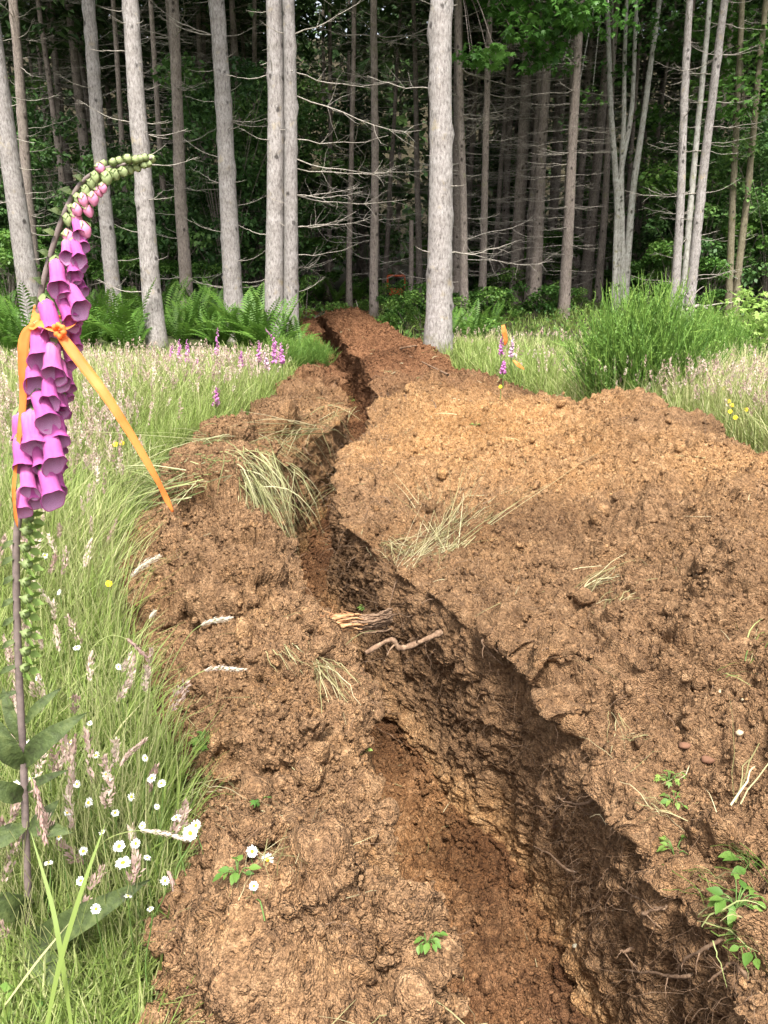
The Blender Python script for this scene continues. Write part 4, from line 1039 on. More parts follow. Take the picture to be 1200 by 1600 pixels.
weed('weed', 'leafy sprig at the narrow bend of the trench rim', (548, 628), .10, 10, M_HERB, LEAF8, .6, .8)
weed('weed', 'grey-green weed at the near lip of the bank by the trench floor', (668, 1480), .03, 9, M_HERB, LEAF8, .8, .6)
weed('weed', 'green shoot standing in the grassy fringe of the far heap', (742, 668), .0 + .04, 6, M_HERB, LEAF8, .6, .8)

tuft('straw_tuft', 'tangle of green and yellow grass blades uprooted at the overhanging rim', [(1090, 1385, 1160, 1420, 16, .03, .0018, .03), (1100, 1440, 1180, 1465, 14, .03, .0018, .03), (1165, 1480, 1195, 1540, 12, .03, .0018, .02), (1135, 1330, 1190, 1400, 10, .03, .0016, .03)], M_GRASS)
tuft('straw_tuft', 'thin dead blades caught on the rim above the lone low weed', [(1020, 1260, 985, 1235, 10, .02, .0014, .02), (1055, 1280, 990, 1260, 8, .02, .0014, .02)], M_STRAW)
tuft('straw_tuft', 'pale blades lodged on the lip of the trench where it narrows', [(520, 760, 535, 800, 30, .05, .0018, .02), (600, 850, 640, 880, 30, .05, .0016, .02)], M_STRAW)
# ------------------------------------------------------------------ the tall foxglove in front and its orange tape
q = NT('purple_bell'); _oi = q.n('ShaderNodeObjectInfo').outputs['Random']; _s = q.n('ShaderNodeSeparateXYZ'); q.l(q.pos(), _s.inputs[0])
_v = q.noise(5, 3, .6, q.pos((3, 3, .4))); _f = q.math('ADD', q.math('ADD', q.math('MULTIPLY', _s.outputs[2], .30), q.math('MULTIPLY', _oi, .28)), q.math('MULTIPLY', _v, .45))
q.base(q.ramp(_f, [(.22, (.76, .33, .56)), (.45, (.67, .18, .48)), (.85, (.57, .11, .42))]), .5); q.bump(q.noise(9, 3, .6, q.pos((4, 4, .6))), .35, .04); q.translucent(.35); M_BELL = q.m; M_THROAT = None
q = NT('bell_throat'); nz = q.noise(420, 1, .5, q.pos()); q.base(q.ramp(nz, [(.36, (.26, .03, .20)), (.46, (.66, .36, .60))]), .5).translucent(.2); M_THROAT = q.m
M_BUD = plain('pink_bud', (.72, .26, .42), .5, .2, .3, .15, 40); M_GBUD = plain('green_bud', (.30, .36, .16), .6, .15, .3, .2, 60); M_CAL = plain('calyx', (.20, .25, .10), .6, .15, .3, .2, 60)
M_FSTEM = plain('foxglove_stem', (.17, .13, .12), .6, 0, .3, .3, 50)
YF0 = 1.42
def fp(px, py, dy=0.0): return at_y(px, py, YF0 + dy)
def bell_mesh(v=0):
    rv = np.random.default_rng(700 + v); ph = rv.uniform(0, 6.28); wb = rv.uniform(.015, .04); sq = rv.uniform(-.05, .07)
    n, m = 20, 14; out = []; inn = []
    for k in range(m):
        t = k / (m - 1); r = .09 + .185 * smooth(0, .24, t) + .03 * t + .085 * max(0, (t - .78) / .22) ** 1.6
        for j in range(n):
            a = 2 * math.pi * j / n; low = .5 + .5 * math.cos(a); lip = max(0, (t - .8) / .2)
            z = t + lip * (.27 * low ** 2 - .03 + wb * math.cos(5 * a + ph)); rr = r * (1 + .14 * lip * low + wb * 1.4 * lip * math.cos(5 * a + ph + 1) + sq * math.cos(2 * a) + .012 * math.sin(3 * a + t * 5 + ph))
            sag = -.10 * math.sin(t * math.pi) 
            out.append((rr * math.cos(a) + sag, rr * math.sin(a), z)); inn.append((rr * .93 * math.cos(a) + sag, rr * .93 * math.sin(a), z - .012))
    F = np.array([[k * n + j, k * n + (j + 1) % n, (k + 1) * n + (j + 1) % n, (k + 1) * n + j] for k in range(m - 1) for j in range(n)])
    cap = np.array([[j, (j + 1) % n, len(out)] for j in range(n)])
    me_o = (np.array(out + [(0, 0, -.02)]), [F, cap])
    me_i = (np.array(inn), F[:, ::-1])
    cal = []; CF = []
    for k in range(5):
        a = 2 * math.pi * k / 5; u = np.array([math.cos(a), math.sin(a), 0]); v = np.array([-math.sin(a), math.cos(a), 0]); b0 = len(cal)
        for (t, r, w_) in ((-.12, .03, .05), (.02, .17, .13), (.16, .27, .10), (.30, .36, .01)): cal += [u * r - v * w_ + [0, 0, t], u * r + v * w_ + [0, 0, t]]
        CF += [[b0 + i, b0 + i + 1, b0 + i + 3, b0 + i + 2] for i in (0, 2, 4)]
    return me_o, me_i, (np.array(cal), np.array(CF))
def foxglove():
    rng = np.random.default_rng(2)
    SP_ = [(46, 1500), (44, 1400), (40, 1290), (36, 1180), (30, 1060), (26, 940), (26, 840), (36, 760), (44, 690), (50, 600), (56, 530), (64, 460), (80, 395), (100, 335), (124, 290), (152, 268), (190, 258), (238, 247)]
    pts = np.array([fp(*a) for a in SP_]); base = np.array([pts[0][0] - .01, pts[0][1], 0.0]); pts = np.vstack([base, pts])
    e = empty('foxglove', base, 'tall purple foxglove in bloom tied with orange tape, its tip bent over', 'foxglove')
    C = bez(pts, 90) - base; rad = np.concatenate([np.linspace(.0085, .0060, 50), np.linspace(.0060, .0034, 30), np.linspace(.0034, .002, 10)])
    V, F = tube(C, rad, 10); make('stem', V, F, M_FSTEM, e)
    protos = {}
    BL = [((68, 466), (83, 524), -.03), ((93, 460), (113, 505), -.015), ((101, 443), (127, 484), -.02), ((87, 404), (92, 452), -.03), ((110, 396), (117, 433), -.01), ((114, 373), (124, 407), -.015), ((126, 358), (131, 386), .0), ((116, 429), (131, 457), .015),
          ((58, 507), (64, 564), -.04), ((83, 532), (84, 587), -.045), ((112, 516), (121, 545), .01), ((103, 540), (110, 572), .0), ((46, 551), (54, 601), -.035), ((77, 582), (78, 630), -.045), ((103, 571), (107, 606), .0),
          ((58, 609), (76, 661), -.045), ((96, 612), (101, 648), .0), ((48, 635), (55, 700), -.04), ((90, 640), (95, 672), -.005), ((72, 669), (86, 727), -.045), ((35, 677), (39, 734), -.03), ((92, 672), (95, 704), .0), ((45, 722), (46, 770), -.04), ((68, 726), (84, 781), -.045), ((36, 757), (37, 800), -.025), ((86, 728), (93, 768), -.01), ((97, 592), (108, 625), .02), ((90, 500), (96, 540), .02), ((30, 640), (34, 690), .02), ((64, 560), (70, 612), .015), ((62, 650), (68, 700), .015), ((56, 710), (62, 752), .01), ((72, 470), (78, 512), .01), ((100, 470), (112, 520), .0), ((108, 415), (122, 448), .0), ((98, 430), (104, 468), -.02), ((120, 392), (128, 418), .005), ((50, 590), (52, 632), -.02), ((90, 560), (98, 600), -.03), ((80, 600), (92, 645), -.02), ((66, 640), (70, 682), -.03), ((84, 640), (92, 690), -.025), ((60, 690), (66, 735), -.03), ((80, 690), (92, 735), -.01), ((50, 740), (60, 785), -.02), ((118, 342), (124, 368), -.01), ((104, 376), (104, 402), -.02)]
    for (a, b, dy) in BL:
        A = fp(a[0], a[1], dy * .6) - base; B = fp(b[0], b[1], dy - .016) - base; d = B - A; L = np.linalg.norm(d)
        vv = int(rng.integers(0, 4)); proto = protos.get(vv)
        if proto is None:
            (oV, oF), (iV, iF), (cV, cF) = bell_mesh(vv)
            bl = make('bell', oV, oF, M_BELL, e); th = make('throat', iV, iF, M_THROAT, bl); cl = make('calyx', cV, cF, M_CAL, bl); protos[vv] = bl
        else: bl = copy_tree(proto, e)
        z = Vector(d).normalized(); tocam = Vector(CAM - base - (A + B) / 2)
        x = Vector((0, 0, -1)) - z * z.dot(Vector((0, 0, -1)))
        x.normalize(); y = z.cross(x)
        R = Matrix((x, y, z)).transposed(); bl.matrix_local = Matrix.Translation(Vector(A)) @ R.to_4x4() @ Matrix.Rotation(rng.normal(0, .25), 4, 'Z') @ Matrix.Diagonal((L * rng.uniform(.72, .84), L * rng.uniform(.72, .84), L * .93, 1))
    # buds towards the tip
    def bud(a, b, w_, mat, dy=0.0):
        A = fp(*a, dy) - base; B = fp(*b, dy - .006) - base; t = np.linspace(0, 1, 9); Cb = A + (B - A) * t[:, None]
        L = np.linalg.norm(B - A); V, F = tube(Cb, w_ * L * np.sin(.25 + t * (math.pi - .4)) ** .75, 10); o = make('bud', V, F, mat, e)
        m2 = MB(); D = unit(B - A); s = unit(np.cross(D, [0, 1, .1])); s2 = np.cross(D, s)
        for k in range(4):
            r = math.cos(k * math.pi / 2) * s + math.sin(k * math.pi / 2) * s2; q_ = np.cross(D, r); w2 = w_ * L
            m2.add([A - D * .003, A + D * L * .25 + r * w2 * 1.05 - q_ * w2 * .7, A + D * L * .25 + r * w2 * 1.05 + q_ * w2 * .7, A + D * L * .55 + r * w2 * 1.12], [[0, 1, 3, 2]])
        m2.build('calyx', M_CAL, o)
    for (a, b, w_) in (((116, 330), (124, 352), .36), ((126, 345), (138, 372), .36), ((117, 318), (124, 338), .38), ((104, 358), (114, 384), .38), ((134, 318), (142, 340), .36), ((128, 302), (134, 324), .36), ((144, 300), (148, 322), .38), ((152, 292), (158, 308), .40), ((153, 256), (160, 270), .45), ((160, 286), (162, 302), .4)): bud(a, b, w_, M_BUD, -.01 + rng.normal(0, .006))
    for (a, b, w_) in (((140, 276), (146, 296), .36), ((156, 272), (156, 294), .36), ((166, 268), (168, 290), .38), ((178, 264), (183, 282), .42), ((190, 262), (196, 276), .45), ((200, 258), (206, 272), .45), ((212, 256), (218, 268), .45), ((196, 252), (204, 243), .5), ((210, 254), (216, 244), .5), ((222, 254), (228, 262), .5), ((224, 250), (230, 242), .5), ((232, 250), (242, 246), .5), ((184, 256), (190, 246), .5), ((120, 302), (126, 322), .34), ((132, 288), (136, 308), .34), ((148, 268), (150, 286), .36), ((172, 262), (174, 280), .4), ((160, 262), (164, 250), .42), ((174, 258), (180, 248), .44), ((216, 250), (224, 246), .5), ((228, 254), (236, 258), .5), ((206, 258), (212, 266), .45), ((110, 318), (114, 336), .34), ((104, 334), (108, 354), .34)): bud(a, b, w_, M_GBUD, rng.normal(0, .006))
    # seed capsules with green cups below the flowers
    for (x, y) in ((50, 832), (46, 858), (50, 884), (46, 912), (50, 938), (45, 962), (48, 992), (46, 1020), (52, 812), (44, 1046)):
        A = fp(28, y - 6) - base; B = fp(x, y, -.012) - base; tcup = np.linspace(0, 1, 7); V, F = tube(A + (B - A) * tcup[:, None], [.002, .002, .004, .008, .011, .009, .001], 8); cp = make('seed_capsule', V, F, M_CAL, e)
        m2 = MB(); D = unit(B - A); s = unit(np.cross(D, [0, 0, 1.])); s2 = np.cross(D, s)
        for k in range(5):
            r = math.cos(k * 1.257) * s + math.sin(k * 1.257) * s2; q_ = np.cross(D, r)
            m2.add([B - D * .008 + r * .003, B + r * .015 - q_ * .008, B + r * .015 + q_ * .008, B + D * .014 + r * .021], [[0, 1, 3, 2]])
        m2.build('calyx', plain('green_cup', (.20, .30, .07), .6, .3) if 'green_cup' not in bpy.data.materials else bpy.data.materials['green_cup'], cp)
    # narrow bracts all along, and the broad leaves low down
    def leaf(a, b, wd, dy0=0.0, dy1=0.0, curl=.25, name='leaf', rows=11):
        A = fp(*a, dy0) - base; B = fp(*b, dy1) - base; L = np.linalg.norm(B - A); t = np.linspace(0, 1, rows)
        D = unit(B - A); nrm = np.array([0.15, -.75, .65]); nrm = unit(nrm - D * nrm.dot(D)); s = np.cross(D, nrm)
        V = []
        for k in range(rows):
            c = A + (B - A) * t[k] + nrm * L * curl * (math.sin(t[k] * math.pi) * .6 - t[k] ** 2 * .5); w_ = wd * math.sin(min(1, .06 + t[k] * .94) * math.pi) ** .8 * (1 + .05 * (k % 2))
            for j, f in enumerate((-1, -.5, 0, .5, 1)): V.append(c + s * w_ * f + nrm * (w_ * (.35 * abs(f)) + .0015 * math.sin(k * 2.1 + j * 2)))
        F = [[k * 5 + j, k * 5 + j + 1, (k + 1) * 5 + j + 1, (k + 1) * 5 + j] for k in range(rows - 1) for j in range(4)]
        make(name, V, F, M_FOXLEAF, e, True, {'tint': np.clip(.45 + .3 * rng.normal(size=len(V)) * .3, 0, 1)})
    for (y, L) in ((402, -20), (370, -22), (338, -24), (306, -24), (285, -16), (445, -16), (476, -18), (560, -20), (640, -20), (720, -26), (845, -26), (870, -26), (900, -24), (935, -26), (965, -26), (1000, -28), (1040, -34), (1080, -40)):
        k = int(np.argmin([abs(p[1] - y) for p in SP_])); xs = np.interp(y, [p[1] for p in SP_[::-1]], [p[0] for p in SP_[::-1]]); leaf((xs, y), (xs + L, y - 12 if y < 800 else y + 14), .006, 0, -.01, .3, 'bract', 6)
    for a in (((40, 1195), (122, 1118), .021, 0, -.03), ((36, 1200), (-25, 1110), .022, 0, -.02), ((40, 1130), (92, 1075), .010, 0, .02), ((38, 1165), (2, 1075), .012, 0, .03), ((44, 1235), (96, 1205), .010, 0, -.05), ((38, 1245), (-30, 1225), .02, 0, -.06), ((46, 1290), (106, 1300), .018, 0, -.05), ((42, 1290), (-35, 1330), .02, 0, -.06), ((44, 1310), (90, 1250), .016, 0, .05),
              ((52, 1480), (208, 1388), .030, .0, -.10), ((60, 1500), (165, 1440), .030, .03, .05), ((40, 1480), (-40, 1560), .035, 0, -.16), ((44, 1420), (-30, 1400), .028, 0, -.08), ((48, 1450), (110, 1560), .03, 0, -.18)): leaf(*a)
    return e
foxglove()
M_TAPE = None
q = NT('orange_tape'); q.base(q.ramp(q.noise(25, 2, .5, q.pos()), [(.3, (.88, .24, .05)), (.7, (.95, .36, .10))]), .5); q.translucent(.45); M_TAPE = q.m
def strip(name, pts, w_, mat, parent, nrm0=(0, -1, .2), twist=(0, 0), wave=0.0, org=None, n=40, th=.00012):
    C = bez(pts, n) - org; T = unit(np.gradient(C, axis=0)); tw_ = np.linspace(twist[0], twist[1], n); V = []
    wd = np.interp(np.linspace(0, 1, n), np.linspace(0, 1, len(w_)), w_) if not np.isscalar(w_) else np.full(n, w_)
    for k in range(n):
        nr = np.array(nrm0, float); nr = unit(nr - T[k] * nr.dot(T[k])); s = np.cross(T[k], nr); s = s * math.cos(tw_[k]) + nr * math.sin(tw_[k]); nn = np.cross(s, T[k])
        for f in (-1, -.33, .33, 1): V.append(C[k] + s * wd[k] * f + nn * (wave * math.sin(k * .7 + f) + .12 * wd[k] * f * f))
    V = np.array(V); F = [[k * 4 + j, k * 4 + j + 1, (k + 1) * 4 + j + 1, (k + 1) * 4 + j] for k in range(n - 1) for j in range(3)]
    o = make(name, V, F, mat, parent); sm = o.modifiers.new('thickness', 'SOLIDIFY'); sm.thickness = th
    return o
def tape():
    org = fp(62, 510, -.05); e = empty('orange_tape', org, 'bright orange flagging tape knotted round the tall foxglove with two loose tails', 'flagging tape')
    strip('tail', [fp(92, 520, -.06), fp(120, 558, -.07), fp(165, 618, -.09), fp(205, 680, -.10), fp(240, 740, -.10), fp(258, 775, -.09), fp(270, 800, -.09)], [.007, .0095, .0088, .0078, .0066, .006, .0045, .0055, .002], M_TAPE, e, (.25, -1, .3), (.1, .5), .0004, org)
    strip('tail', [fp(56, 508, -.045), fp(40, 524, -.05), fp(36, 560, -.05), fp(36, 630, -.045), fp(28, 700, -.045), fp(22, 760, -.05), fp(24, 800, -.055), fp(28, 824, -.055)], [.006, .008, .0092, .008, .0062, .0048, .0036, .005, .0062, .003], M_TAPE, e, (-.2, -1, .1), (.5, -.6), .0007, org)
    strip('wrap', [fp(60, 478, .012), fp(56, 500, -.02), fp(52, 512, -.05), fp(64, 506, -.055), fp(88, 516, -.058), fp(108, 512, -.045), fp(120, 500, -.01), fp(104, 500, .025), fp(74, 492, .03), fp(58, 480, .014)], .0075, M_TAPE, e, (.1, -1, .5), (.2, 1.2), .0008, org)
    # knot
    C = bez(np.array([fp(84, 512, -.06), fp(92, 508, -.066), fp(100, 516, -.068), fp(94, 526, -.066), fp(86, 520, -.062)]) - org, 22); V, F = tube(C, .0042 * (1 + .35 * np.sin(np.arange(22) * 1.7)), 8); make('knot', V, F, M_TAPE, e)
tape()
# ------------------------------------------------------------------ trees
def trunk_verts(pts, r0, r1, rings, n, rng, flare=.35, knots=0, rough=.03):
    """a tapered, slightly wavy trunk with swollen branch collars"""
    C = bez(pts, rings); t = np.linspace(0, 1, rings)
    rad = r0 + (r1 - r0) * t ** .9; z = C[:, 2] - C[0, 2]
    rad = rad * (1 + flare * np.exp(-z / .35))
    C[1:-1, :2] += .012 * np.stack([vnoise(np.stack([z, z * 0, z * 0 + rng.uniform(0, 99)], -1), .7, 3), vnoise(np.stack([z, z * 0 + 5, z * 0 + rng.uniform(0, 99)], -1), .7, 4)], -1)[1:-1]
    V, F = tube(C, rad, n)
    ctr = np.repeat(C, n, 0); d = V - ctr
    s = rng.uniform(0, 50)
    g = 1 + rough * fbm(V * [1, 1, .5] + s, 6, 5, 3) + rough * .8 * vnoise(V * [1, 1, .25] + s, 22, 6)
    for k in range(knots):
        zc = rng.uniform(.3, 8.5); a = rng.uniform(0, 2 * math.pi); i = int(np.argmin(np.abs(z - zc))); p = C[i] + rad[i] * np.array([math.cos(a), math.sin(a), 0])
        g = g + .16 * np.exp(-np.sum((V - p) ** 2, 1) / (.045 ** 2))
    return ctr + d * g[:, None], F, C, rad
def branch_geo(L, twigs, rng, r=.010, sag=.12, up=.15, sides=4):
    """a dead branch along +X"""
    mb = MB(); n = 9; t = np.linspace(0, 1, n)
    C = np.stack([t * L, np.cumsum(rng.normal(0, .018 * L, n)), -sag * .35 * L * np.sin(t * 2.0) * .5 + up * .45 * L * t ** 2.2 + np.cumsum(rng.normal(0, .010 * L, n))], -1); C[0] = 0
    r = r * .68; V, F = tube(C, r * (1 - .82 * t) + .001, sides); mb.add(V, F)
    for k in range(twigs):
        i = rng.integers(2, n - 1); sgn = 1 if k % 2 else -1; d = unit(np.array([rng.uniform(.3, .9), sgn * rng.uniform(.4, 1), rng.normal(.02, .28)])); l = L * rng.uniform(.15, .42) * (1.15 - t[i] * .5)
        S = walk(C[i][None], d[None], np.array([l]), 5, -.02, .16, rng)[0]; V, F = tube(S, np.linspace(r * .38, .0012, 5), 3); mb.add(V, F)
    return np.concatenate(mb.V), np.concatenate(mb.F[4])
BR = []
_rb = np.random.default_rng(55)
for (L, tw_, r, sg, up) in ((.16, 0, .011, .0, .1), (.28, 0, .010, .1, .2), (.42, 1, .010, .15, .3), (.7, 4, .011, .25, .35), (.95, 7, .012, .3, .3), (1.3, 10, .013, .3, .22), (1.7, 14, .014, .3, .25), (2.2, 18, .016, .35, .3), (.5, 2, .009, -.1, .2), (1.1, 9, .012, .1, -.1)):
    V, F = branch_geo(L, tw_, _rb, r, sg, up); me = make('branch', V, F, M_TWIG, None, True, None, False); BR.append(me.data); bpy.data.objects.remove(me)
def put_branch(parent, p, az, el, kind, sc):
    o = bpy.data.objects.new('branch', BR[kind]); COL.objects.link(o); o.parent = parent
    o.matrix_local = Matrix.Translation(Vector(p)) @ Matrix.Rotation(az, 4, 'Z') @ Matrix.Rotation(-el, 4, 'Y') @ Matrix.Rotation(random.uniform(-.5, .5), 4, 'X') @ Matrix.Diagonal((sc, sc, sc, 1))
    return o
def needle_crown(n, z0, z1, R, rng, sparse=.0, sz=.42):
    """conifer crown: drooping sprays round the stem"""
    u = rng.uniform(0, 1, n); h = z0 + (z1 - z0) * u ** 1.15
    wh = np.round(h / .42) * .42 + rng.normal(0, .05, n); prof = R * np.clip((z1 - wh) / (z1 - z0), .02, 1) ** .75 * np.clip((wh - z0 + .6) / 1.5, .45, 1)
    naz = 7; ph = np.round(h / .42) * 1.7
    az = (np.floor(rng.uniform(0, naz, n)) * 2 * math.pi / naz + ph + rng.normal(0, .16, n))
    rr = prof * rng.uniform(.12, 1, n) ** .7
    P = np.stack([np.cos(az) * rr, np.sin(az) * rr, wh - .22 * rr + .03 * rr * rr], -1) + rng.normal(0, .06, (n, 3))
    V, F = leaves(P, sz * rng.uniform(.6, 1.25, n), (LEAF4[0] * [1, .62, 1], LEAF4[1]), .35, rng, az + rng.normal(0, .6, n), rng.normal(.30, .25, n))
    return V, F, np.repeat(np.clip(rng.normal(.45, .2, n), 0, 1), 4)
CROWNS = []
for k in range(3):
    r_ = np.random.default_rng(70 + k); V, F, T = needle_crown(2000, [6.5, 7.5, 8.5][k], [21, 24, 19][k], [2.6, 3.0, 2.3][k], r_)
    o = make('crown', V, F, M_NEEDLE, None, False, {'tint': T}, False); CROWNS.append(o.data); bpy.data.objects.remove(o)
def add_crown(parent, k, sc=1.0, dz=0.0):
    o = bpy.data.objects.new('crown', CROWNS[k % 3]); COL.objects.link(o); o.parent = parent; o.rotation_euler = (0, 0, random.uniform(0, 6.28)); o.location = (0, 0, dz); o.scale = (sc, sc, 1); return o

def place_base(px, py):
    p = at_z(px, py, 0.0)
    for _ in range(3): p = at_z(px, py, float(field(p[0], p[1])))
    return p
def conifer(label, base, wpx, top, mat, br, cr, seed, group=None, name='conifer_tree', leanfar=0.0, wtop=.8, kinds=(2, 3, 4, 5), zlo=1.0, knots=40, H=19.0, side=None, stubs=14, rings=110, n=22):
    rng = np.random.default_rng(seed); p = place_base(*base); Y = p[1]
    t0 = np.dot(p - CAM, [0, CP, -SP]); r0 = .5 * wpx / FPX * t0
    q_ = at_y(top[0], top[1], Y + leanfar); d = (q_ - p) / (q_[2] - p[2])     # where the trunk leaves the picture
    e = empty(name, p, label, 'tree', group)
    pts = [np.array([0, 0, -.25])] + [np.array([d[0] * z + .02 * math.sin(z * .8 + seed), d[1] * z, z]) for z in (1.0, 3.0, 6.0, 10.0, 14.0, H)]
    V, F, C, rad = trunk_verts(pts, r0, r0 * .25, rings, n, rng, .32, knots)
    # keep the taper mild in the part one sees
    make('trunk', V, F, mat, e)
    def at(z):
        i = int(np.argmin(np.abs(C[:, 2] - z))); return C[i], rad[i]
    whorl = np.arange(zlo, 8.6, .46)
    for k in range(br):
        z = whorl[rng.integers(0, len(whorl))] + rng.normal(0, .04); c, r = at(z)
        az = rng.uniform(0, 2 * math.pi) if side is None else rng.normal(side[int(rng.integers(0, len(side)))], .45)
        put_branch(e, c + r * .85 * np.array([math.cos(az), math.sin(az), 0]), az, rng.normal(.08, .16), kinds[int(rng.integers(0, len(kinds)))], rng.uniform(.7, 1.2))
    for k in range(stubs):
        z = whorl[rng.integers(0, len(whorl))] + rng.normal(0, .05); c, r = at(z); az = rng.uniform(0, 2 * math.pi)
        put_branch(e, c + r * .85 * np.array([math.cos(az), math.sin(az), 0]), az, rng.normal(.2, .3), int(rng.integers(0, 3)), rng.uniform(.5, 1.1))
    if cr is not None: add_crown(e, cr, 1.0, .8 + rng.uniform(0, 1))
    return e
# the pale trunks along the edge of the wood
conifer('pale grey trunk behind the tall foxglove, at the outer end of the front row', (57, 548), 37, (-18, 0), M_BARK, 12, 0, 1, kinds=(2, 3, 4, 8), side=(0.2, 2.9))
conifer('slender pale trunk directly behind the bent tip of the tall foxglove', (183, 532), 27, (137, 0), M_BARK, 8, 1, 2, kinds=(2, 3, 4), side=(.2, 3.0), stubs=10)
conifer('pale trunk with many whitish broken side branches, just past the bent foxglove tip', (247, 556), 34, (203, 0), M_BARK, 22, 2, 3, kinds=(1, 2, 2, 3, 8), side=(-.1, .2, 3.2))
conifer('grey trunk with ringed knots standing between the twin trunks and the branchy pale one', (371, 532), 34, (338, 0), M_BARK, 26, 0, 4, kinds=(2, 3, 4), side=(.1, 3.0))
conifer('thicker stem of the pale twin trunks beside the trench', (431, 552), 35, (429, 0), M_BARK, 6, 1, 5, kinds=(2, 3), side=(3.0,), stubs=8)
conifer('thinner stem of the pale twin trunks, with long dead branches towards the trench', (455, 553), 26, (452, 0), M_BARK, 22, None, 6, kinds=(4, 5, 6, 7, 6), side=(.1, .0, .35), stubs=10)
conifer('stoutest pale trunk, alone at the edge of the wood beside the spoil heap', (682, 566), 46, (692, 0), M_BARK, 3, 2, 7, kinds=(3, 4, 5), side=(3.0, .1), stubs=16, knots=60)
# trunks a little deeper in
conifer('brown-grey trunk between two pale trunks, rising from the ferns', (292, 516), 23, (271, 0), M_BARKD, 26, 1, 8, kinds=(3, 4, 5))
conifer('dark brownish trunk close behind the outermost pale trunk', (62, 505), 21, (19, 0), M_BARKD, 26, 2, 9, kinds=(3, 4, 5))
conifer('thin grey trunk seen between the outer trunks above the foxglove', (106, 470), 13, (82, 0), M_BARKD, 14, 0, 10, kinds=(3, 4, 5), n=14)
conifer('slim brown trunk at the far end of the trench spoil', (585, 503), 16, (584, 0), M_BARKD, 40, 1, 11, kinds=(3, 4, 5, 6), n=14)
conifer('slim grey trunk just beside the stoutest pale trunk', (726, 512), 15, (717, 0), M_BARKD, 40, 0, 12, kinds=(3, 4, 5, 6), n=14)
conifer('thin brown trunk, second past the stoutest pale trunk', (752, 492), 14, (766, 0), M_BARKD, 40, 2, 13, kinds=(3, 4, 5, 6), n=14)
conifer('brown trunk leaning slightly outward, third past the stoutest pale trunk', (824, 488), 16, (850, 0), M_BARKD, 44, 1, 14, kinds=(3, 4, 5, 6), n=14)
conifer('very thin dark trunk just above the far end of the trench', (545, 484), 11, (553, 0), M_BARKD, 26, 0, 15, kinds=(3, 4, 5), n=12)
conifer('thin dark trunk rising from the grassy patch beyond the trench', (515, 463), 10, (516, 0), M_BARKD, 26, 1, 16, kinds=(3, 4, 5), n=12)
conifer('dark trunk leaning outward behind the cluster of white stems', (901, 450), 14, (932, 0), M_BARKD, 18, 2, 17, kinds=(3, 4, 5, 6), n=12)
conifer('thin grey trunk leaning towards the cluster of white stems', (934, 485), 14, (962, 40), M_BARKD, 26, None, 18, kinds=(2, 3, 4, 5), n=14)
conifer('pale slender trunk behind the broom shrub, first of three leaning together', (1050, 512), 16, (1080, 0), M_BARK, 18, 0, 19, kinds=(2, 3, 4), n=18)
conifer('thin pale trunk between two others behind the broom shrub', (1062, 505), 12, (1110, 0), M_ALDER, 10, None, 20, kinds=(2, 3, 4), n=14)
conifer('greyer leaning trunk with a fan of dead branches behind the broom shrub', (1073, 506), 18, (1131, 0), M_BARK, 30, 1, 21, kinds=(3, 4, 5), n=18, side=(.2, -.3, 2.9))
conifer('mossy thin trunk near the broad-leaved bush', (1139, 500), 13, (1158, 0), M_MOSSY, 10, None, 22, kinds=(3, 4), n=14)
conifer('mossy brown trunk leaning outward just above the broad-leaved bush', (1148, 500), 13, (1196, 0), M_MOSSY, 8, 2, 23, kinds=(3, 4), n=14)
conifer('thin dark trunk tight behind the grey ringed trunk', (325, 470), 10, (318, 0), M_BARKD, 22, 2, 24, kinds=(3, 4, 5), n=12)
conifer('thin twiggy trunk between the ringed trunk and the twin trunks', (402, 470), 11, (397, 0), M_BARKD, 40, 1, 25, kinds=(3, 4, 5, 6), n=12)
def snag():
    rng = np.random.default_rng(33); p = place_base(641, 486); t0 = np.dot(p - CAM, [0, CP, -SP]); q_ = at_y(641, 345, p[1])
    e = empty('dead_snag', p, 'short dead grey snag with a broken top next to the orange machine', 'tree'); h = q_[2] - p[2]
    V, F, C, rad = trunk_verts([np.array([0, 0, -.2]), np.array([.01, 0, h * .5]), np.array([0, 0, h])], .5 * 9 / FPX * t0, .35 * 9 / FPX * t0, 50, 12, rng, .1, 8); make('trunk', V, F, M_BARKD, e)
    for k in range(9):
        az = rng.uniform(0, 6.28); z = rng.uniform(.6, h); put_branch(e, np.array([0, 0, z]), az, rng.normal(.1, .2), int(rng.integers(2, 5)), rng.uniform(.6, 1))
snag()

# deeper rows: a few kinds of dead-branched conifer, copied
FAR = []
def far_proto(k):
    rng = np.random.default_rng(90 + k); H = 20 + 2 * k; r0 = [.13, .17, .10, .20][k]
    e = bpy.data.objects.new('conifer_tree', None); COL.objects.link(e)
    lean = rng.normal(0, .02, 2)
    V, F, C, rad = trunk_verts([np.array([lean[0] * z, lean[1] * z, z - .3]) for z in (0, 3, 7, 12, H)], r0, .03, 60, 11, rng, .2, 10); make('trunk', V, F, M_BARKD, e)
    mb = MB()
    for j in range(120):
        z = rng.uniform(.9, 10.5); i = int(np.argmin(np.abs(C[:, 2] - z))); az = rng.uniform(0, 6.283); L = rng.uniform(.5, 1.0) * (1.0 + .12 * z)
        Vb, Fb = branch_geo(L, int(rng.integers(3, 8)), rng, .009, rng.uniform(.1, .5), rng.uniform(-.1, .3), 3); Vb = Vb @ rotz(az).T + C[i] + rad[i] * .8 * np.array([math.cos(az), math.sin(az), 0]); mb.add(Vb, Fb)
    mb.build('dead_branches', M_TWIG, e)
    add_crown(e, k, .9, 1.2 + .4 * k)
    return e
for k in range(4): FAR.append(far_proto(k))
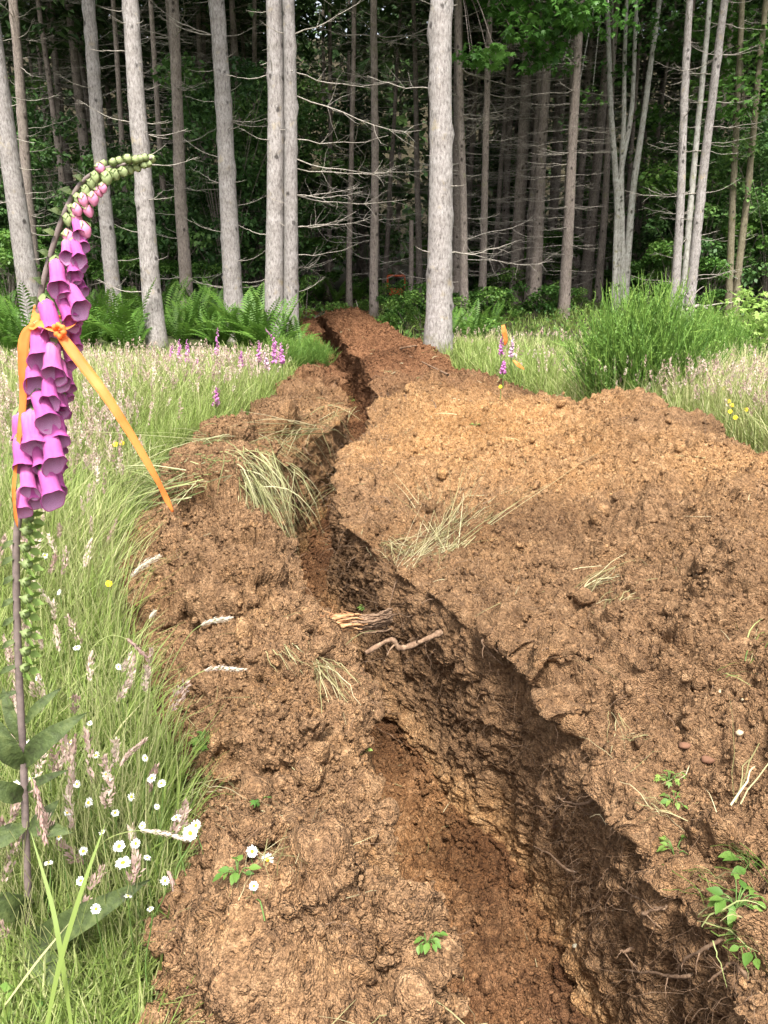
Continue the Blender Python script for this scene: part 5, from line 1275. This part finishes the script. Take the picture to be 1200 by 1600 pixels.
def far_trees():
    rng = np.random.default_rng(101); done = [[] for _ in range(4)]; pos = []
    spots_ = []
    tries = 0
    while len(spots_) < 175 and tries < 12000:
        tries += 1
        y = rng.uniform(19.5, 50); x = rng.uniform(-.66 * y - 2, .66 * y + 2)
        if tries % 4 == 0: x = rng.uniform(.08, .25) * y
        if y < 22.5 and (x < 4 and x > -3.2): continue
        if y < 36 and abs(x - (-.62 + .012 * (y - 20) * 8) ) < .0: continue
        px = 600 + FPX * x / (y * CP + 1.4 * SP)
        if 485 < px < 565 and y < 34: continue
        if 915 < px < 1260 and y < 25: continue
        if 590 < px < 645 and y < 31: continue
        if px < 430 and y < 23: continue
        if any((x - a) ** 2 + (y - b) ** 2 < 1.25 ** 2 for a, b in spots_): continue
        spots_.append((x, y))
    lab = 'thin brown conifer trunk with dead grey branches deep in the dark wood'
    for i, (x, y) in enumerate(spots_):
        k = i % 4; o = FAR[k] if not done[k] else copy_tree(FAR[k]); done[k].append(i)
        o.location = (x, y, float(field(x, y)) - .05); s = rng.uniform(.85, 1.15); o.rotation_euler = (0, 0, rng.uniform(0, 6.28)); o.scale = (s, s, rng.uniform(.95, 1.1)); tag(o, lab, 'tree', 'thin conifers deep in the wood')
far_trees()

# ------------------------------------------------------------------ broad-leaved trees and shrubs
def hardwood(label, stems, mat, balls, nleaf, size, seed, name='alder_tree', shape=LEAF4, leafm=None, group=None, sub=26):
    """stems: list of lists of pixel points at one distance; balls: leaf clouds (px, py, t, radius)"""
    rng = np.random.default_rng(seed); e = empty(name, np.array(stems[0]), label, 'tree', group); o0 = np.array(stems[0])
    for st, r in stems[1:]:
        C = np.array(st) - o0; V, F, _, _ = trunk_verts(list(C), r, r * .45, 90, 16, rng, .12, 14, .04); make('trunk', V, F, mat, e)
    if balls:
        P, k = cloud(nleaf, [[b[0] - o0[0], b[1] - o0[1], b[2] - o0[2], *b[3:]] for b in balls], rng)
        V, F = leaves(P, size * rng.uniform(.65, 1.25, len(P)), shape, .45, rng, None, rng.normal(.45, .35, len(P)))
        tk = rng.normal(.5, .14, len(balls))[k]; make('crown', V, F, leafm or M_MAPLE, e, False, {'tint': np.repeat(np.clip(tk + rng.normal(0, .13, len(P)), 0, 1), len(shape[0]))})
        mb = MB()
        for b in balls[:sub]:
            c = np.array(b[:3]) - o0
            S = np.array(stems[1][0][-2]) - o0; C = bez([S, (S + c) / 2 + [0, 0, .4], c], 10); V, F = tube(C, np.linspace(.02, .005, 10), 5); mb.add(V, F)
        if balls: mb.build('limbs', mat, e)
    return e
def S(Y, *pts): return [at_y(a, b, Y) for a, b in pts]
YA = 21.5
def rp(w_, Y): return .5 * w_ / FPX * (Y * 1.0)
def nb(Y, lst, dy=.9):
    r_ = np.random.default_rng(len(lst)); return [[*at_y(a, b, Y + r_.normal(0, dy)), r, r, r * .62] for a, b, r in lst]
al = S(YA, (968, 488))
alb = nb(20.5, [(905, 40, .55), (950, 20, .7), (1005, 60, .6), (880, 95, .5), (960, 110, .5), (930, -40, 1.0), (1000, -60, 1.1), (860, 10, .6), (1040, 10, .5), (925, 150, .4), (895, 190, .35), (960, -160, 1.5), (880, -150, 1.4)])
hardwood('clump of white alder stems rising together behind the broom shrub', [al[0], (S(YA, (964, 490), (966, 400), (963, 300), (955, 180), (952, 90), (948, -60), (945, -260)), rp(11, YA)), (S(YA, (972, 488), (972, 400), (971, 270), (974, 190), (976, 90), (980, -80)), rp(10, YA)), (S(YA, (976, 490), (980, 400), (990, 290), (1001, 210), (1014, 120), (1031, -10), (1060, -260)), rp(12, YA)), (S(YA, (960, 485), (967, 300), (985, 190), (990, 130), (994, 0), (1000, -200)), rp(9, YA))], M_ALDER, alb, 3600, .15, 41, shape=LOBED)
mpb = nb(17.5, [(735, 85, .30), (775, 85, .34), (740, 90, .22), (820, 40, .45), (850, 75, .42), (880, 30, .5), (905, 5, .5), (790, 15, .4), (840, -20, .6), (760, -30, .7), (720, -60, .7), (900, -70, .9), (830, 100, .28), (765, 95, .2), (700, -120, .8)], .5)
hardwood('maple with bright green lobed leaves hanging into view beside the stoutest trunk', [at_y(694, 480, 19.0), (S(19.0, (694, 478), (697, 330), (700, 200), (703, 90), (710, -20), (740, -160)), .05)], M_BARKD, mpb, 3000, .20, 42, 'maple_tree', LOBED)
mpr = nb(22.0, [(1080, 60, .8), (1130, 30, .8), (1180, 80, .9), (1160, 150, .8), (1110, 130, .6), (1190, 220, .9), (1090, 220, .5), (1140, 250, .7), (1185, 320, .8), (1100, 310, .6), (1020, 180, .5), (1030, 280, .6), (1150, -60, 1.2), (1060, -60, 1.1)], .8)
hardwood('dark-leaved broad tree filling the gaps beyond the three leaning trunks', [at_y(1170, 500, 24.0), (S(24.0, (1172, 470), (1168, 330), (1160, 150), (1150, -100)), .09)], M_MOSSY, mpr, 5200, .17, 43, 'maple_tree', LOBED, M_SHRUB)

# leafy undergrowth: several kinds, copied
def bush_proto(k):
    rng = np.random.default_rng(120 + k); e = bpy.data.objects.new('understory_shrub', None); COL.objects.link(e)
    H = [1.3, 2.2, 3.6, 5.5, 1.0][k]; Wd = [.9, 1.1, 1.5, 2.0, 1.0][k]
    balls = []
    for j in range([9, 14, 22, 34, 8][k]):
        a = rng.uniform(0, 6.28); r = Wd * rng.uniform(.1, .9); z = H * rng.uniform(.18, 1.0); s = rng.uniform(.16, .34) * Wd; balls.append([r * math.cos(a), r * math.sin(a), z, s, s, s * .6])
    n = [1300, 2000, 3200, 4600, 1300][k]; P, kk = cloud(n, balls, rng); tk = rng.normal(.45, .16, len(balls))[kk]
    V, F = leaves(P, [.10, .11, .13, .14, .08][k] * rng.uniform(.6, 1.3, n), LEAF4, .5, rng, None, rng.normal(.4, .35, n))
    make('leaves', V, F, [M_SHRUB, M_SHRUB, M_DARKLEAF, M_DARKLEAF, M_HERB][k], e, False, {'tint': np.repeat(np.clip(tk + rng.normal(0, .15, n), 0, 1), 4)})
    mb = MB()
    for b in balls: V, F = tube(bez([[0, 0, -.05], np.array(b[:3]) * [.4, .4, .55], b[:3]], 8), np.linspace(.014, .004, 8), 4); mb.add(V, F)
    mb.build('stems', M_BARKD, e); return e
BUSH = [bush_proto(k) for k in range(5)]; _bd = [0] * 5
def bush(k, x, y, s, label, group, name=None):
    o = BUSH[k] if not _bd[k] else copy_tree(BUSH[k]); _bd[k] += 1
    o.location = (x, y, float(field(x, y))); o.scale = (s, s, s * random.uniform(.9, 1.1)); o.rotation_euler = (0, 0, random.uniform(0, 6.28)); tag(o, label, 'shrub', group)
def undergrowth():
    rng = np.random.default_rng(131)
    # bright low shrubs by the far end of the spoil and along the edge
    near_ = [((622, 505), 0, .75), ((650, 500), 0, .85), ((610, 490), 4, .8), ((660, 520), 4, .8), ((637, 520), 4, .6), ((735, 505), 0, .8), ((760, 500), 0, .8), ((790, 500), 0, .7), ((715, 525), 4, .9), ((840, 500), 0, .9), ((870, 495), 0, .75), ((905, 490), 4, .8), ((1010, 490), 1, .7), ((1110, 500), 1, .7),
             ((395, 500), 0, .9), ((340, 500), 1, .7), ((410, 520), 0, .8), ((265, 500), 1, .7), ((215, 500), 1, .75), ((140, 505), 1, .7), ((90, 500), 1, .8), ((20, 510), 1, .8), ((455, 500), 0, .7), ((478, 505), 4, .9), ((475, 480), 0, .8)]
    for (px, k, s) in near_:
        p = place_base(*px); bush(k, p[0], p[1], s, 'bright green leafy shrub low at the foot of the trunks', 'leafy shrubs at the edge of the wood')
    for i in range(30):
        y = rng.uniform(24, 34); x = rng.uniform(-.5, .5) * y * 1.1; px = 600 + FPX * x / (y * CP)
        bush([0, 4, 1][i % 3], x, y, rng.uniform(.8, 1.2), 'green shrub on the forest floor beyond the first trunks', 'shrubs on the forest floor')
    # tall dark-leaved thickets that close the view between the trunks
    for i in range(54):
        y = rng.uniform(23, 40); x = rng.uniform(-.62, .62) * y; px = 600 + FPX * x / (y * CP + .4)
        if 470 < px < 660 and y < 33: continue
        if 690 < px < 920 and y < 33: continue
        bush(2 if rng.uniform() < .35 else 3, x, y, rng.uniform(.8, 1.35), 'tall dark green thicket of vine-like leaves behind the trunks', 'dark thickets in the wood')
    for i in range(30):
        y = rng.uniform(19.5, 24); x = rng.uniform(-11.5, -3.2) if i % 5 < 3 else rng.uniform(6.5, 12.5)
        bush([2, 3, 1][i % 3], x, y, rng.uniform(.75, 1.1), 'leafy green thicket just inside the edge of the wood', 'thickets just inside the wood')
undergrowth()

def far_wood():
    """the depth of the wood, which reads as one dark mass"""
    rng = np.random.default_rng(140); n = 40000
    a = rng.uniform(-.95, .95, n); d = rng.uniform(40, 64, n); x = d * np.sin(a); y = d * np.cos(a); z = field(x, y) + rng.uniform(0, 1, n) ** .9 * 30
    P = np.stack([x, y, z], -1); k = vnoise(P, .22, 640) > rng.uniform(-1.3, .3, n); P = P[k]; n = len(P)
    V, F = leaves(P, rng.uniform(.5, 1.1, n), LEAF4, .5, rng, None, rng.normal(.5, .4, n))
    o = make('forest', V, F, M_DARKLEAF, None, False, {'tint': np.repeat(np.clip(rng.normal(.4, .2, n), 0, 1), 4)}); tag(o, 'dark mass of foliage deep in the wood', 'forest', kind='stuff')
far_wood()

# ------------------------------------------------------------------ ferns
def fern_proto(k):
    rng = np.random.default_rng(150 + k); e = bpy.data.objects.new('fern', None); COL.objects.link(e)
    for f in range([13, 16, 11][k]):
        az = rng.uniform(0, 6.28); L = rng.uniform(.55, .95); lean = rng.uniform(.35, .85); m = 22; t = np.linspace(0, 1, m)
        C = np.stack([L * lean * t ** 1.3, 0 * t, L * (t * (1.15 - .3 * lean) - .55 * lean * t ** 2.6)], -1) @ rotz(az).T; mb = MB()
        V, F = tube(C, np.linspace(.004, .001, m), 3); mb.add(V, F, tint=.3)
        T = unit(np.gradient(C, axis=0)); sd_ = unit(np.cross(T, [0, 0, 1.0])); up = np.cross(sd_, T)
        for i in range(2, m):
            w_ = .11 * math.sin(min(1, .12 + t[i] * .9) * math.pi) ** .7 + .004
            for s in (-1, 1):
                d = unit(sd_[i] * s + T[i] * .35 - up[i] * .15); q_ = T[i] * .013
                mb.add([C[i] - q_, C[i] + d * w_ * .5 - q_ * 1.1 + up[i] * .006, C[i] + d * w_, C[i] + d * w_ * .5 + q_ * 1.1 + up[i] * .006], [[0, 1, 2, 3]], tint=np.clip(.5 + rng.normal(0, .1), 0, 1))
        mb.build('frond', M_FERN, e)
    return e
FERN = [fern_proto(k) for k in range(3)]; _fd = [0, 0, 0]
def ferns():
    rng = np.random.default_rng(160); L_ = []
    for (px, py) in ((15, 520), (35, 540), (80, 520), (100, 545), (120, 520), (150, 515), (145, 550), (165, 540), (205, 520), (212, 545), (225, 525), (270, 525), (285, 545), (305, 530), (315, 520), (330, 545), (345, 550), (395, 540), (405, 555), (385, 555), (350, 525), (265, 510), (190, 505), (130, 500), (70, 505), (240, 505), (110, 560), (60, 560), (20, 560), (425, 565), (200, 560)): L_.append((px, py, 1.0))
    for (px, py) in ((745, 525), (770, 520), (735, 540), (500, 470), (520, 475), (480, 470), (560, 470), (690, 470), (505, 462), (700, 545), (498, 560), (500, 548)): L_.append((px, py, .75))
    for i, (px, py, s) in enumerate(L_):
        p = place_base(px + rng.normal(0, 4), py); k = i % 3; o = FERN[k] if not _fd[k] else copy_tree(FERN[k]); _fd[k] += 1
        if gl(p[1]) < p[0] < gr(p[1]) and p[1] < 22: p[0] = gl(p[1]) - .15 if p[0] < 0 and px < 520 else gr(p[1]) + .2
        o.location = (p[0], p[1], float(field(p[0], p[1]))); o.rotation_euler = (0, 0, rng.uniform(0, 6.28)); s *= 1.35 * rng.uniform(.85, 1.25); o.scale = (s, s, s)
        tag(o, 'arching green sword fern at the feet of the trunks', 'fern', 'ferns at the edge of the wood')
ferns()

# ------------------------------------------------------------------ broom shrub behind the heap, broad-leaved bush
def broom():
    rng = np.random.default_rng(170); p = place_base(996, 662); p[2] = 0; e = empty('broom_shrub', p, 'big feathery bright green broom shrub right behind the peak of the spoil heap'.replace('right behind', 'just behind'), 'shrub')
    e.scale = (.90, .9, .92); n = 1150; az = rng.uniform(0, 6.283, n); fan = rng.uniform(0, .85, n) ** .9; L = rng.uniform(.75, 1.25, n) * (1.15 - .30 * fan)
    D = np.stack([np.sin(fan) * np.cos(az), np.sin(fan) * np.sin(az) * .75, np.cos(fan)], -1); B = np.stack([rng.normal(0, .14, n), rng.normal(0, .12, n), np.full(n, -.03)], -1)
    C = walk(B, D, L, 9, -.045, .035, rng); mb = MB(); V, F = threads(C, np.linspace(.0055, .002, 9)[None] * np.ones((n, 1))); mb.add(V, F, tint=np.repeat(rng.uniform(.2, .6, n), 27))
    mb.build('stems', M_BROOM, e)
    mb = MB()
    # side twigs carry short upright leaves
    m = 10; src = rng.integers(0, n, n * m); kk = rng.integers(2, 9, n * m); S0 = C[src, kk]; Dt = unit(D[src] + rng.normal(0, .38, (n * m, 3)) + [0, 0, .45]); Ct = walk(S0, Dt, rng.uniform(.09, .26, n * m), 4, -.08, .08, rng)
    tt = np.clip(rng.normal(.5, .17, n * m) + .12 * (Ct[:, -1, 2] - .7), 0, 1)
    V, F = ribbons(Ct, .0035 * np.array([1, 1.2, 1, .3])[None] * np.ones((n * m, 1)), unit(np.cross(Dt, rng.normal(size=(n * m, 3))))); mb.add(V, F, tint=np.repeat(tt, 8))
    for q_ in range(5):
        i = rng.integers(0, n * m, n * m); f = rng.uniform(.1, 1, n * m)[:, None]; Pq = Ct[i, 0] * (1 - f) + Ct[i, -1] * f
        V, F = leaves(Pq, rng.uniform(.018, .036, n * m), (LEAF4[0] * [1, .55, 1], LEAF4[1]), .35, rng, rng.uniform(0, 6.28, n * m), rng.normal(-.75, .35, n * m)); mb.add(V, F, tint=np.repeat(tt[i], 4))
    mb.build('leaves', M_BROOM, e)
broom()
def broom_small(px, s, label):
    src = [o for o in COL.objects if o.name == 'broom_shrub'][0]; o = copy_tree(src); p = place_base(*px); o.location = p; o.scale = (s, s, s * .9); o.rotation_euler = (0, 0, 2.1 + s); tag(o, label, 'shrub')
broom_small((1098, 600), .72, 'smaller broom shrub leaning out beyond the big one')
broom_small((445, 592), .42, 'low bright bushy plant on the meadow edge by the twin trunks')
broom_small((487, 585), .40, 'dark bushy plant overhanging the bank by the trench')
def broad_bush():
    rng = np.random.default_rng(180); Y = 12.5; o0 = place_base(1185, 592); e = empty('broadleaf_bush', o0, 'bush with large pale green rounded leaves beyond the meadow grass', 'shrub')
    balls = [[*(at_y(a, b, 10.8 + rng.normal(0, .2)) - o0), r, r, r * .8] for a, b, r in ((1160, 470, .22), (1185, 500, .25), (1150, 500, .2), (1195, 465, .16), (1175, 525, .22), (1210, 510, .3), (1140, 525, .14), (1163, 450, .10), (1230, 480, .3), (1200, 540, .25))]
    P, k = cloud(640, balls, rng); V, F = leaves(P, .11 * rng.uniform(.6, 1.3, 640), LOBED, .5, rng, None, rng.normal(.3, .5, 640)); make('leaves', V, F, leafmat('pale_leaf', (.12, .23, .045), (.26, .40, .09), (.40, .52, .17), .45, .4, False), e, False, {'tint': np.repeat(np.clip(rng.normal(.6, .2, 640), 0, 1), len(LOBED[0]))})
    mb = MB()
    for b in balls: V, F = tube(bez([[0, 0, -.05], np.array(b[:3]) * .55 + [0, 0, .1], b[:3]], 8), np.linspace(.012, .004, 8), 5); mb.add(V, F)
    mb.build('stems', M_STEM, e)
broad_bush()

# ------------------------------------------------------------------ distant foxgloves
M_BELL2 = plain('lilac_bell', (.56, .22, .48), .5, .3)
def small_foxglove(label, foot, tip, bent=None, pale=False):
    rng = np.random.default_rng(int(foot[0] + tip[1])); p = place_base(foot[0], foot[1] + 62); Y = p[1]; e = empty('foxglove', p, label, 'foxglove', 'foxgloves along the meadow edge')
    A = at_y(foot[0], foot[1], Y) - p; T = at_y(*tip, Y) - p; pts = [np.zeros(3), A] + ([at_y(*bent, Y) - p] if bent else []) + [T]; C = bez(pts, 40)
    V, F = tube(C, np.linspace(.008, .003, 40), 5); make('stem', V, F, M_STEM, e); mb = MB(); k0 = 12
    i0 = next(i for i in range(40) if C[i][2] >= A[2] - .01)
    for i in range(30):
        u = (i % 26) / 25; k = int(i0 + u * (39 - i0)); az = rng.uniform(0, 6.28); L = .040 * (1 - .7 * u); d = unit(np.array([math.cos(az), math.sin(az) - .3, -.9 + .4 * u])); tcup = np.linspace(0, 1, 5)
        V, F = tube(C[k] + d * L * tcup[:, None], L * np.array([.14, .30, .32, .34, .42]), 7); mb.add(V, F)
    mb.build('flower_spike', plain('pale_bell', (.66, .46, .58), .5, .3) if pale and 'pale_bell' not in bpy.data.materials else (bpy.data.materials['pale_bell'] if pale else M_BELL2), e)
    return p
for a in (('foxglove at the outer end of the row below the branchy pale trunk', (267, 566), (269, 540)), ('foxglove next to the outermost one below the branchy pale trunk', (281, 562), (280, 530)), ('third foxglove of the row below the branchy pale trunk', (293, 560), (292, 530)),
          ('tall single foxglove in front of the ferns by the ringed trunk', (339, 552), (340, 512)), ('short foxglove deep in the grass below the row of three', (309, 578), (307, 558)), ('faint small foxglove in the middle of the meadow', (337, 628), (338, 605)), ('foxglove below the ringed trunk, apart from the others', (376, 568), (377, 548)),
          ('foxglove close to the twin trunks, slimmest of that clump', (404, 560), (405, 532)), ('foxglove in the clump at the twin trunks, upright one at its middle', (428, 562), (427, 533)), ('deep pink foxglove nearest the trench at the twin trunks', (441, 562), (439, 535))): small_foxglove(*a)
small_foxglove('foxglove with a bent-over tip in the clump at the twin trunks', (434, 558), (414, 512), (428, 530))
small_foxglove('pale foxglove lowest in the clump at the twin trunks', (417, 572), (412, 548), None, True)
pf = small_foxglove('foxglove wearing orange tape in the grass beyond the heap', (783, 548), (788, 508))
small_foxglove('pale pink foxglove beside the taped one beyond the heap', (799, 552), (802, 525), None, True)
small_foxglove('short purple foxglove at the grass foot beyond the heap', (786, 578), (788, 562))
def small_tapes():
    org = at_y(788, 528, pf[1] - .06); e = tag(strip('orange_tape', [at_y(786, 508, pf[1] - .05), at_y(788, 520, pf[1] - .07), at_y(790, 532, pf[1] - .06), at_y(789, 540, pf[1] - .05)], [.02, .03, .028, .012], M_TAPE, None, (0, -1, 0), (0, .6), .002, org, 16), 'orange tape tied near the top of a distant foxglove', 'flagging tape'); e.location = org
    p = place_base(812, 640); org = at_y(812, 572, p[1]); e = tag(strip('orange_tape', [at_y(802, 563, p[1]), at_y(810, 570, p[1] - .03), at_y(819, 577, p[1])], [.008, .022, .01], M_TAPE, None, (0, -1, .4), (0, .4), .002, org, 12), 'short orange tape end caught in the tall grass beyond the heap', 'flagging tape'); e.location = org
small_tapes()

# ------------------------------------------------------------------ fallen wood and the machine left in the wood
def log(label, pts, r0, r1, mat, forks=()):
    rng = np.random.default_rng(int(abs(pts[0][0]) * 100)); o0 = np.array(pts[0]); mb = MB(); C = bez(np.array(pts) - o0, 30); V, F, *_ = (*tube(C, np.linspace(r0, r1, 30) * (1 + .08 * rng.normal(size=30)), 10), 0); mb.add(V, F)
    for (i, d, L, r) in forks:
        S_ = walk(C[int(i * 29)][None], unit(np.array(d, float))[None], np.array([L]), 9, -.02, .14, rng)[0]; V, F = tube(S_, np.linspace(r, r * .3, 9), 6); mb.add(V, F)
    o = mb.build('fallen_branch', mat); o.location = o0; tag(o, label, 'fallen branch')
log('broken pale stick leaning at the far end of the spoil heap', [at_y(578, 504, 19.3), at_y(566, 493, 19.4), at_y(555, 481, 19.5)], .05, .03, M_TWIG, [(.7, (-.3, 0, .4), .3, .015)])
log('dead forked bough lying before the leaning trunks', [at_y(1030, 500, 18.0), at_y(1060, 488, 17.8), at_y(1090, 478, 17.7), at_y(1105, 482, 17.7)], .05, .03, M_TWIG, [(.4, (.6, -.2, .6), .7, .02), (.6, (-.3, -.2, .8), .6, .02), (.3, (-.4, .1, .7), .5, .018), (.8, (.8, -.3, .2), .8, .02)])
log('bare stick lying across the far red-brown spoil', [hit(625, 548)[0] + [0, 0, .03], hit(650, 545)[0] + [0, 0, .04], hit(680, 541)[0] + [0, 0, .03]], .012, .007, M_ROOT)
log('long thin twig lying along the crest of the far spoil', [hit(700, 590)[0] + [0, 0, .03], hit(660, 572)[0] + [0, 0, .05], hit(640, 560)[0] + [0, 0, .03]], .011, .006, M_ROOT)
def machine():
    Y = 29.0; p = place_base(620, 478); p = np.array([at_y(619, 470, Y)[0], Y, float(field(.5, Y))]); e = empty('work_machine', p, 'small machine with an orange open roll frame, half hidden in the undergrowth', 'machine')
    t0 = np.dot(p - CAM, [0, CP, -SP]); ztop = at_y(619, 431, Y)[2] - p[2]; hw = 13.5 / FPX * t0
    MO = plain('orange_paint', (.62, .10, .025), .45, 0, .4, .2, 12); MK = plain('black_rubber', (.02, .02, .02), .8, 0, .2, .3, 20); MG = plain('dark_seat', (.05, .05, .055), .6, 0, .3, .3, 20)
    def rod(pts, r, n=8): return tube(bez(pts, 14), r, n)
    mb = MB(); V, F = rod([[-hw, 0, .25], [-hw, 0, ztop * .6], [-hw * .98, 0, ztop - .05], [-hw * .85, 0, ztop], [0, 0, ztop], [hw * .85, 0, ztop], [hw * .98, 0, ztop - .05], [hw, 0, ztop * .6], [hw, 0, .25]], .035); mb.add(V, F); 
    mb.build('roll_frame', MO, e)
    def rbox(x0, x1, y0, y1, z0, z1, mat, name, b=.03):
        import bmesh
        bm = bmesh.new(); bmesh.ops.create_cube(bm, size=1); bmesh.ops.scale(bm, vec=(x1 - x0, y1 - y0, z1 - z0), verts=bm.verts); bmesh.ops.translate(bm, vec=((x0 + x1) / 2, (y0 + y1) / 2, (z0 + z1) / 2), verts=bm.verts); bmesh.ops.bevel(bm, geom=bm.edges, offset=b, segments=3, affect='EDGES')
        me = bpy.data.meshes.new(name); bm.to_mesh(me); bm.free(); me.materials.append(mat); o = bpy.data.objects.new(name, me); COL.objects.link(o); o.parent = e
    rbox(-hw * .8, hw * .8, -.25, .9, .18, .42, MO, 'body'); rbox(-hw * .55, hw * .55, .05, .4, .42, .52, MG, 'seat'); rbox(-hw * .5, hw * .5, .33, .42, .5, ztop * .72, MG, 'backrest', .03)
    for s in (-1, 1):
        for y_ in (-.15, .75):
            a = np.arange(20) * math.pi / 10; prof = [(.10, -.05), (.17, -.055), (.2, -.035), (.2, .035), (.17, .055), (.10, .05)]
            V = np.array([[s * hw * 1.0 + x, y_ + r * math.cos(t), .2 + r * math.sin(t)] for r, x in prof for t in a]); F = np.array([[k * 20 + j, k * 20 + (j + 1) % 20, ((k + 1) % 6) * 20 + (j + 1) % 20, ((k + 1) % 6) * 20 + j] for k in range(6) for j in range(20)]); make('wheel', V, F, MK, e)
    V, F = rod([[0, -.2, .4], [0, -.28, .6], [0, -.3, .75]], .02); make('steering_column', V, F, MK, e)
machine()
